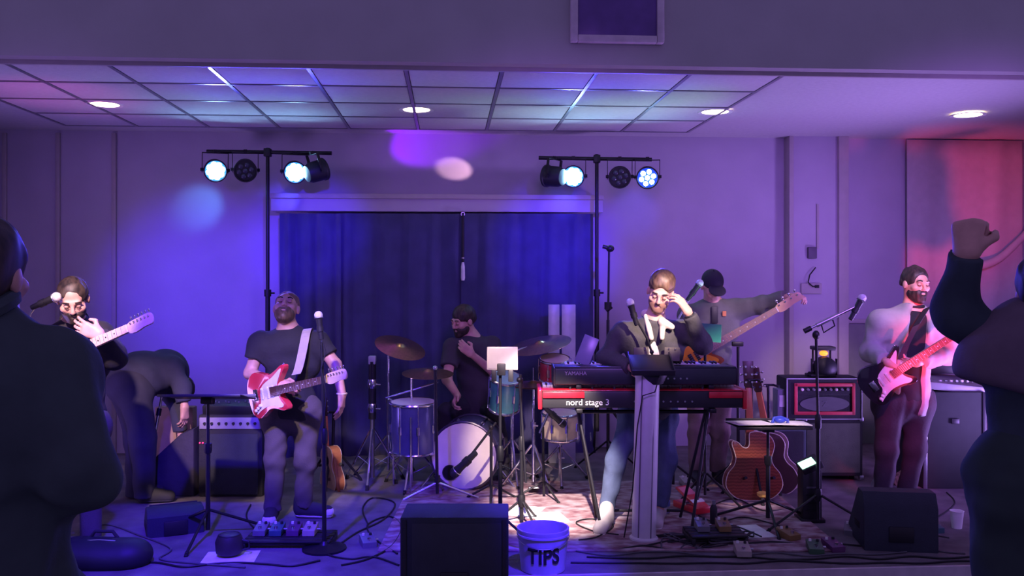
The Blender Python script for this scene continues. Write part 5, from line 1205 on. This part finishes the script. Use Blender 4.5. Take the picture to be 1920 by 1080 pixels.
# red rocker pedal
f = F(1297, DF(962)); t = f.thing('expression_pedal', 'red rocker pedal with a white stripe on the rug', 'pedal'); t.rotation_euler.z += R_(28)
B().box((0, 0, .035), (.12, .26, .045), bev=.006).obj('base', REDK, t, Matrix.Translation((0, 0, .012)))
tr = B().box((0, 0, 0), (.10, .25, .018), bev=.005).obj('treadle', REDK, t, Matrix.Translation((0, 0, .11)) @ Matrix.Rotation(R_(22), 4, 'X'))
B().box((0, -.06, .011), (.10, .035, .004)).obj('white_stripe', WHITE, tr); B().box((0, .06, .011), (.09, .09, .004)).obj('grip_pad', mat('pink_pad', (.7, .18, .25), .7), tr)
B().cyl((-.06, 0, .07), (.06, 0, .07), .012).obj('hinge', STEEL, t)
# bottle, cup, sheets
f = F(1248, DF(965)); t = thing('water_bottle', 'small clear plastic water bottle beside the column lectern', 'bottle', W(f.bx, f.d, .012), -TH)
B().lathe([(.025, 0), (.030, .006), (.030, .11), (.026, .125), (.012, .15), (.012, .165)], n=20).obj('bottle', mat('clear_plastic', (.7, .72, .85), .1, trans=.85), t); B().lathe([(.014, .165), (.014, .182)], n=14).obj('lid', WHITE, t); B().lathe([(.0308, .05), (.0308, .09)], n=20, cap=False).obj('paper_band', mat('blue_label', (.15, .2, .55), .6), t)
def sheet(px, py, w_, l_, rz, lab, z=.0125):
    o = B().box((0, 0, 0), (w_, l_, .0012)).obj('paper_sheet', PAPER); at_floor(o, px, DF(py), z, rz); return tag(o, lab, 'paper')
sheet(985, 962, .21, .28, -18, 'white sheet lying on the rug behind the tips bucket'); sheet(1030, 974, .21, .26, 14, 'white sheet on the rug nearest the tips bucket, right of the other one', .0145); sheet(1408, 1000, .21, .28, 12, 'pale sheet on the floor under the right music stand')
sheet(432, 1046, .30, .24, 6, 'pale sheet under the stubby black can at the front left', .002)
f = F(430, DF(1042)); t = thing('black_can', 'stubby black can standing on the pale sheet at the front left', 'can', W(f.bx, f.d, .004), -TH)  # plain dark cup, gives no light
B().lathe([(.05, 0), (.075, .02), (.08, .08), (.066, .115), (.055, .12)], n=28).obj('body', mat('dark_brown_can', (.03, .022, .03), .5), t); B().torus((0, 0, .118), .058, .006).obj('rim', BPLAST, t); B().tube([(.07, 0, .09), (.115, 0, .08), (.115, 0, .04), (.075, 0, .03)], .007, 8).obj('handle', BPLAST, t)
# round dark bag front left with a pale zip
f = F(192, DF(1058)); t = f.thing('gear_bag', 'low rounded black bag with a pale zip at the front left', 'bag')
s = SDF(); s.cap((-.14, 0, .05), (.14, 0, .05), .13, .13, .04, (V((0, 0, 1)), .75)); s.cut((0, 0, .001), (0, 0, -1)); s.obj('bag_body', mat('black_nylon', (.012, .013, .02), .6), t, .009, .005, 22, 31)
B().tube([V((-.09, -.04, .142)), V((0, -.045, .150)), V((.09, -.04, .142))], .005, 6).obj('zip', STEEL, t); B().tube([V((-.08, .02, .14)), V((-.05, .02, .18)), V((.05, .02, .18)), V((.08, .02, .14))], .010, 8).obj('grip', TOLEX, t)
# wedge monitors
def wedge(px, py, w_, label, rz=0.0, h=.34, dep=.42):
    t = thing('wedge_monitor', label, 'speaker', F(px, DF(py)).loc, -TH+R_(rz))
    M = Matrix(((0, 0, 1, 0), (1, 0, 0, 0), (0, 1, 0, 0), (0, 0, 0, 1)))
    B().prism([(0, 0), (dep, 0), (dep, .05), (.16, h), (.05, h), (0, h*.75)], -w_/2, w_/2, M, bev=.01).obj('box', DKB, t)
    a, b = V((0, dep-.005, .06)), V((0, .165, h-.005)); u = (b-a)
    B().box((a+b)/2+V((0, .012, .008)), (w_-.05, u.length*.92, .01), R=Matrix.Rotation(math.atan2(u.z, u.y), 3, 'X'), bev=.003).obj('grille', GRILLE, t)
    B().box((0, -.004, h*.3), (.14, .012, .09), bev=.004).obj('jack_plate', BPLAST, t)
    for s in (-1, 1): B().box((s*(w_/2), dep*.4, h*.35), (.008, .12, .04), bev=.003).obj('side_grip', RUBBER, t)
    return t
wedge(1690, 1035, .42, 'dark wedge monitor on the floor before the guitarist in a pale jacket', -8)
wedge(330, 1004, .34, 'small dark wedge monitor lying low behind the left music stand', 25, .16, .3)
# upright floor light throwing pale green at the ceiling
f = F(1518, DF(975)); t = f.thing('floor_uplight', 'black upright floor light with a pale green glowing top left of the right mic stand', 'stage light')
B().box((0, 0, .17), (.13, .12, .34), bev=.012).obj('body', BPLAST, t); B().box((0, 0, .012), (.16, .16, .024), bev=.005).obj('base', BLACK, t)
hd = B().box((0, 0, 0), (.145, .12, .05), bev=.01).obj('head', BPLAST, t, Matrix.Translation((-.005, -.01, .37)) @ Matrix.Rotation(R_(-24), 4, 'Y') @ Matrix.Rotation(R_(22), 4, 'X'))
B().box((-.015, -.01, .027), (.10, .075, .006), bev=.002).obj('lens', mat('green_glow', (.5, 1, .7), .4, emit=(.42, 1.0, .62), estr=2.4, var=0), hd)
for i in range(4): B().box((0, -.062, .08+.05*i), (.08, .004, .012)).obj('cooling_fin', STEEL if i == 3 else BLACK, t)
l = bpy.data.lights.new('uplight_beam', 'SPOT'); l.energy = 170; l.color = (.60, 1.0, .85); l.spot_size = R_(46); l.spot_blend = 1; l.shadow_soft_size = .05
lo = bpy.data.objects.new('lamp', l); C.objects.link(lo); lo.parent = t; lo.location = (-.03, -.02, .43)
lo.rotation_euler = (V((-1.35, .75, 2.5))).to_track_quat('-Z', 'Y').to_euler()
# cup at the far right
f = F(1794, DF(990)); t = f.thing('paper_cup', 'pale cup on the floor beside the raised-fist onlooker', 'cup'); B().lathe([(.03, 0), (.042, .11), (.038, .11), (.027, .006), (.001, .006)], n=20).obj('cup', PAPER, t); B().torus((0, 0, .11), .041, .003).obj('rim', PAPER, t)
f = F(1338, DF(985)); t = thing('spray_can', 'slim dark bottle standing on the rug behind the right pedalboard', 'bottle', W(f.bx, f.d, .012), -TH); B().lathe([(.022, 0), (.024, .005), (.024, .10), (.012, .125)], n=16).obj('bottle', BPLAST, t); B().lathe([(.013, .125), (.013, .15)], n=12).obj('cap', STEEL, t)
# cables
CAB = [mat('cable_black', (.010, .010, .013), .55), mat('cable_grey', (.09, .085, .10), .5)]
def cable(label, pts, r=.0055, m=0, z=.007):
    q = []
    for px, py in pts:
        D = DF(py); p = W((px-960)*D/FPX, D, z+(.012 if 770 < px < 1480 and 915 < py < 1030 else 0)); q.append(tuple(p))
    sp = [V(p) for p in spline(q, 7, False)]; o0 = sp[0].copy()
    o = B().tube([p-o0 for p in sp], r, 6).obj('cable', CAB[m]); o.location = o0; return tag(o, label, 'cable', 'cables on the stage floor')
rs = random.Random(5)
def wander(x0, x1, y, amp, n=9): return [(x0+(x1-x0)*i/n, y+rs.uniform(-amp, amp)) for i in range(n+1)]
cable('long black cable along the front edge from the bucket to the far right', wander(1070, 1860, 1056, 3, 12), .006)
cable('long black cable just behind the front-edge one on the right side', wander(1100, 1830, 1048, 4, 12), .006)
cable('grey cable running across the floor in front of the right pedalboard', wander(1080, 1700, 1040, 5, 10), .005, 1)
cable('black cable weaving between the lectern and the wedge monitor', wander(1160, 1640, 1026, 7, 10), .0055)
cable('black cable looping beside the kick-drum mic stand', [(690, 985), (680, 955), (700, 935), (740, 945), (720, 975), (670, 1000), (640, 1020)])
cable('black cable curling on the floor left of the dark speaker box', [(745, 1040), (700, 1010), (690, 985), (730, 970), (752, 990), (735, 1025), (690, 1050), (640, 1062)])
cable('black cable running from the left pedalboard to the mic base', [(600, 1030), (620, 1044), (660, 1050), (700, 1046), (748, 1062)])
cable('black cable across the front left floor past the rounded bag', wander(140, 600, 1060, 8, 9), .006)
cable('grey cable snaking behind the rounded bag at the left', [(150, 1000), (200, 985), (260, 1005), (320, 1030), (300, 1050), (360, 1058), (460, 1066)], .0055, 1)
cable('black cable from the left combo amp to the left pedalboard', [(470, 948), (462, 970), (480, 995), (510, 1008)])
cable('thin black cable looping on the rug left of the column lectern', [(1160, 1008), (1110, 1000), (1080, 985), (1110, 978), (1150, 990), (1120, 1012), (1085, 1018)], .004)
cable('black cable leaving the red rocker pedal', [(1310, 972), (1345, 985), (1390, 975), (1440, 985), (1500, 1000)], .0045)
cable('black cable crossing the rug by the acoustic guitar stand', [(1340, 950), (1380, 940), (1430, 962), (1480, 958), (1530, 975)], .0045)
cable('grey cable at the far right by the pale cup', [(1780, 1010), (1740, 1005), (1715, 1020), (1760, 1035), (1810, 1040)], .0055, 1)
cable('black cable from the wedge monitor towards the dark case', [(1720, 985), (1760, 970), (1790, 945), (1775, 925)], .0055)
for i, lab in enumerate(('tangled', 'knotted', 'doubled', 'looped', 'coiled')):
    cx, cy = 1270+26*i, 1012+rs.uniform(-6, 8); pts = []
    for k in range(11): pts.append((cx+rs.uniform(-60, 60), cy+rs.uniform(-13, 16)))
    cable('%s black cable in the heap beside the right pedalboard' % lab, pts, .005, i % 2, .007+.004*i)
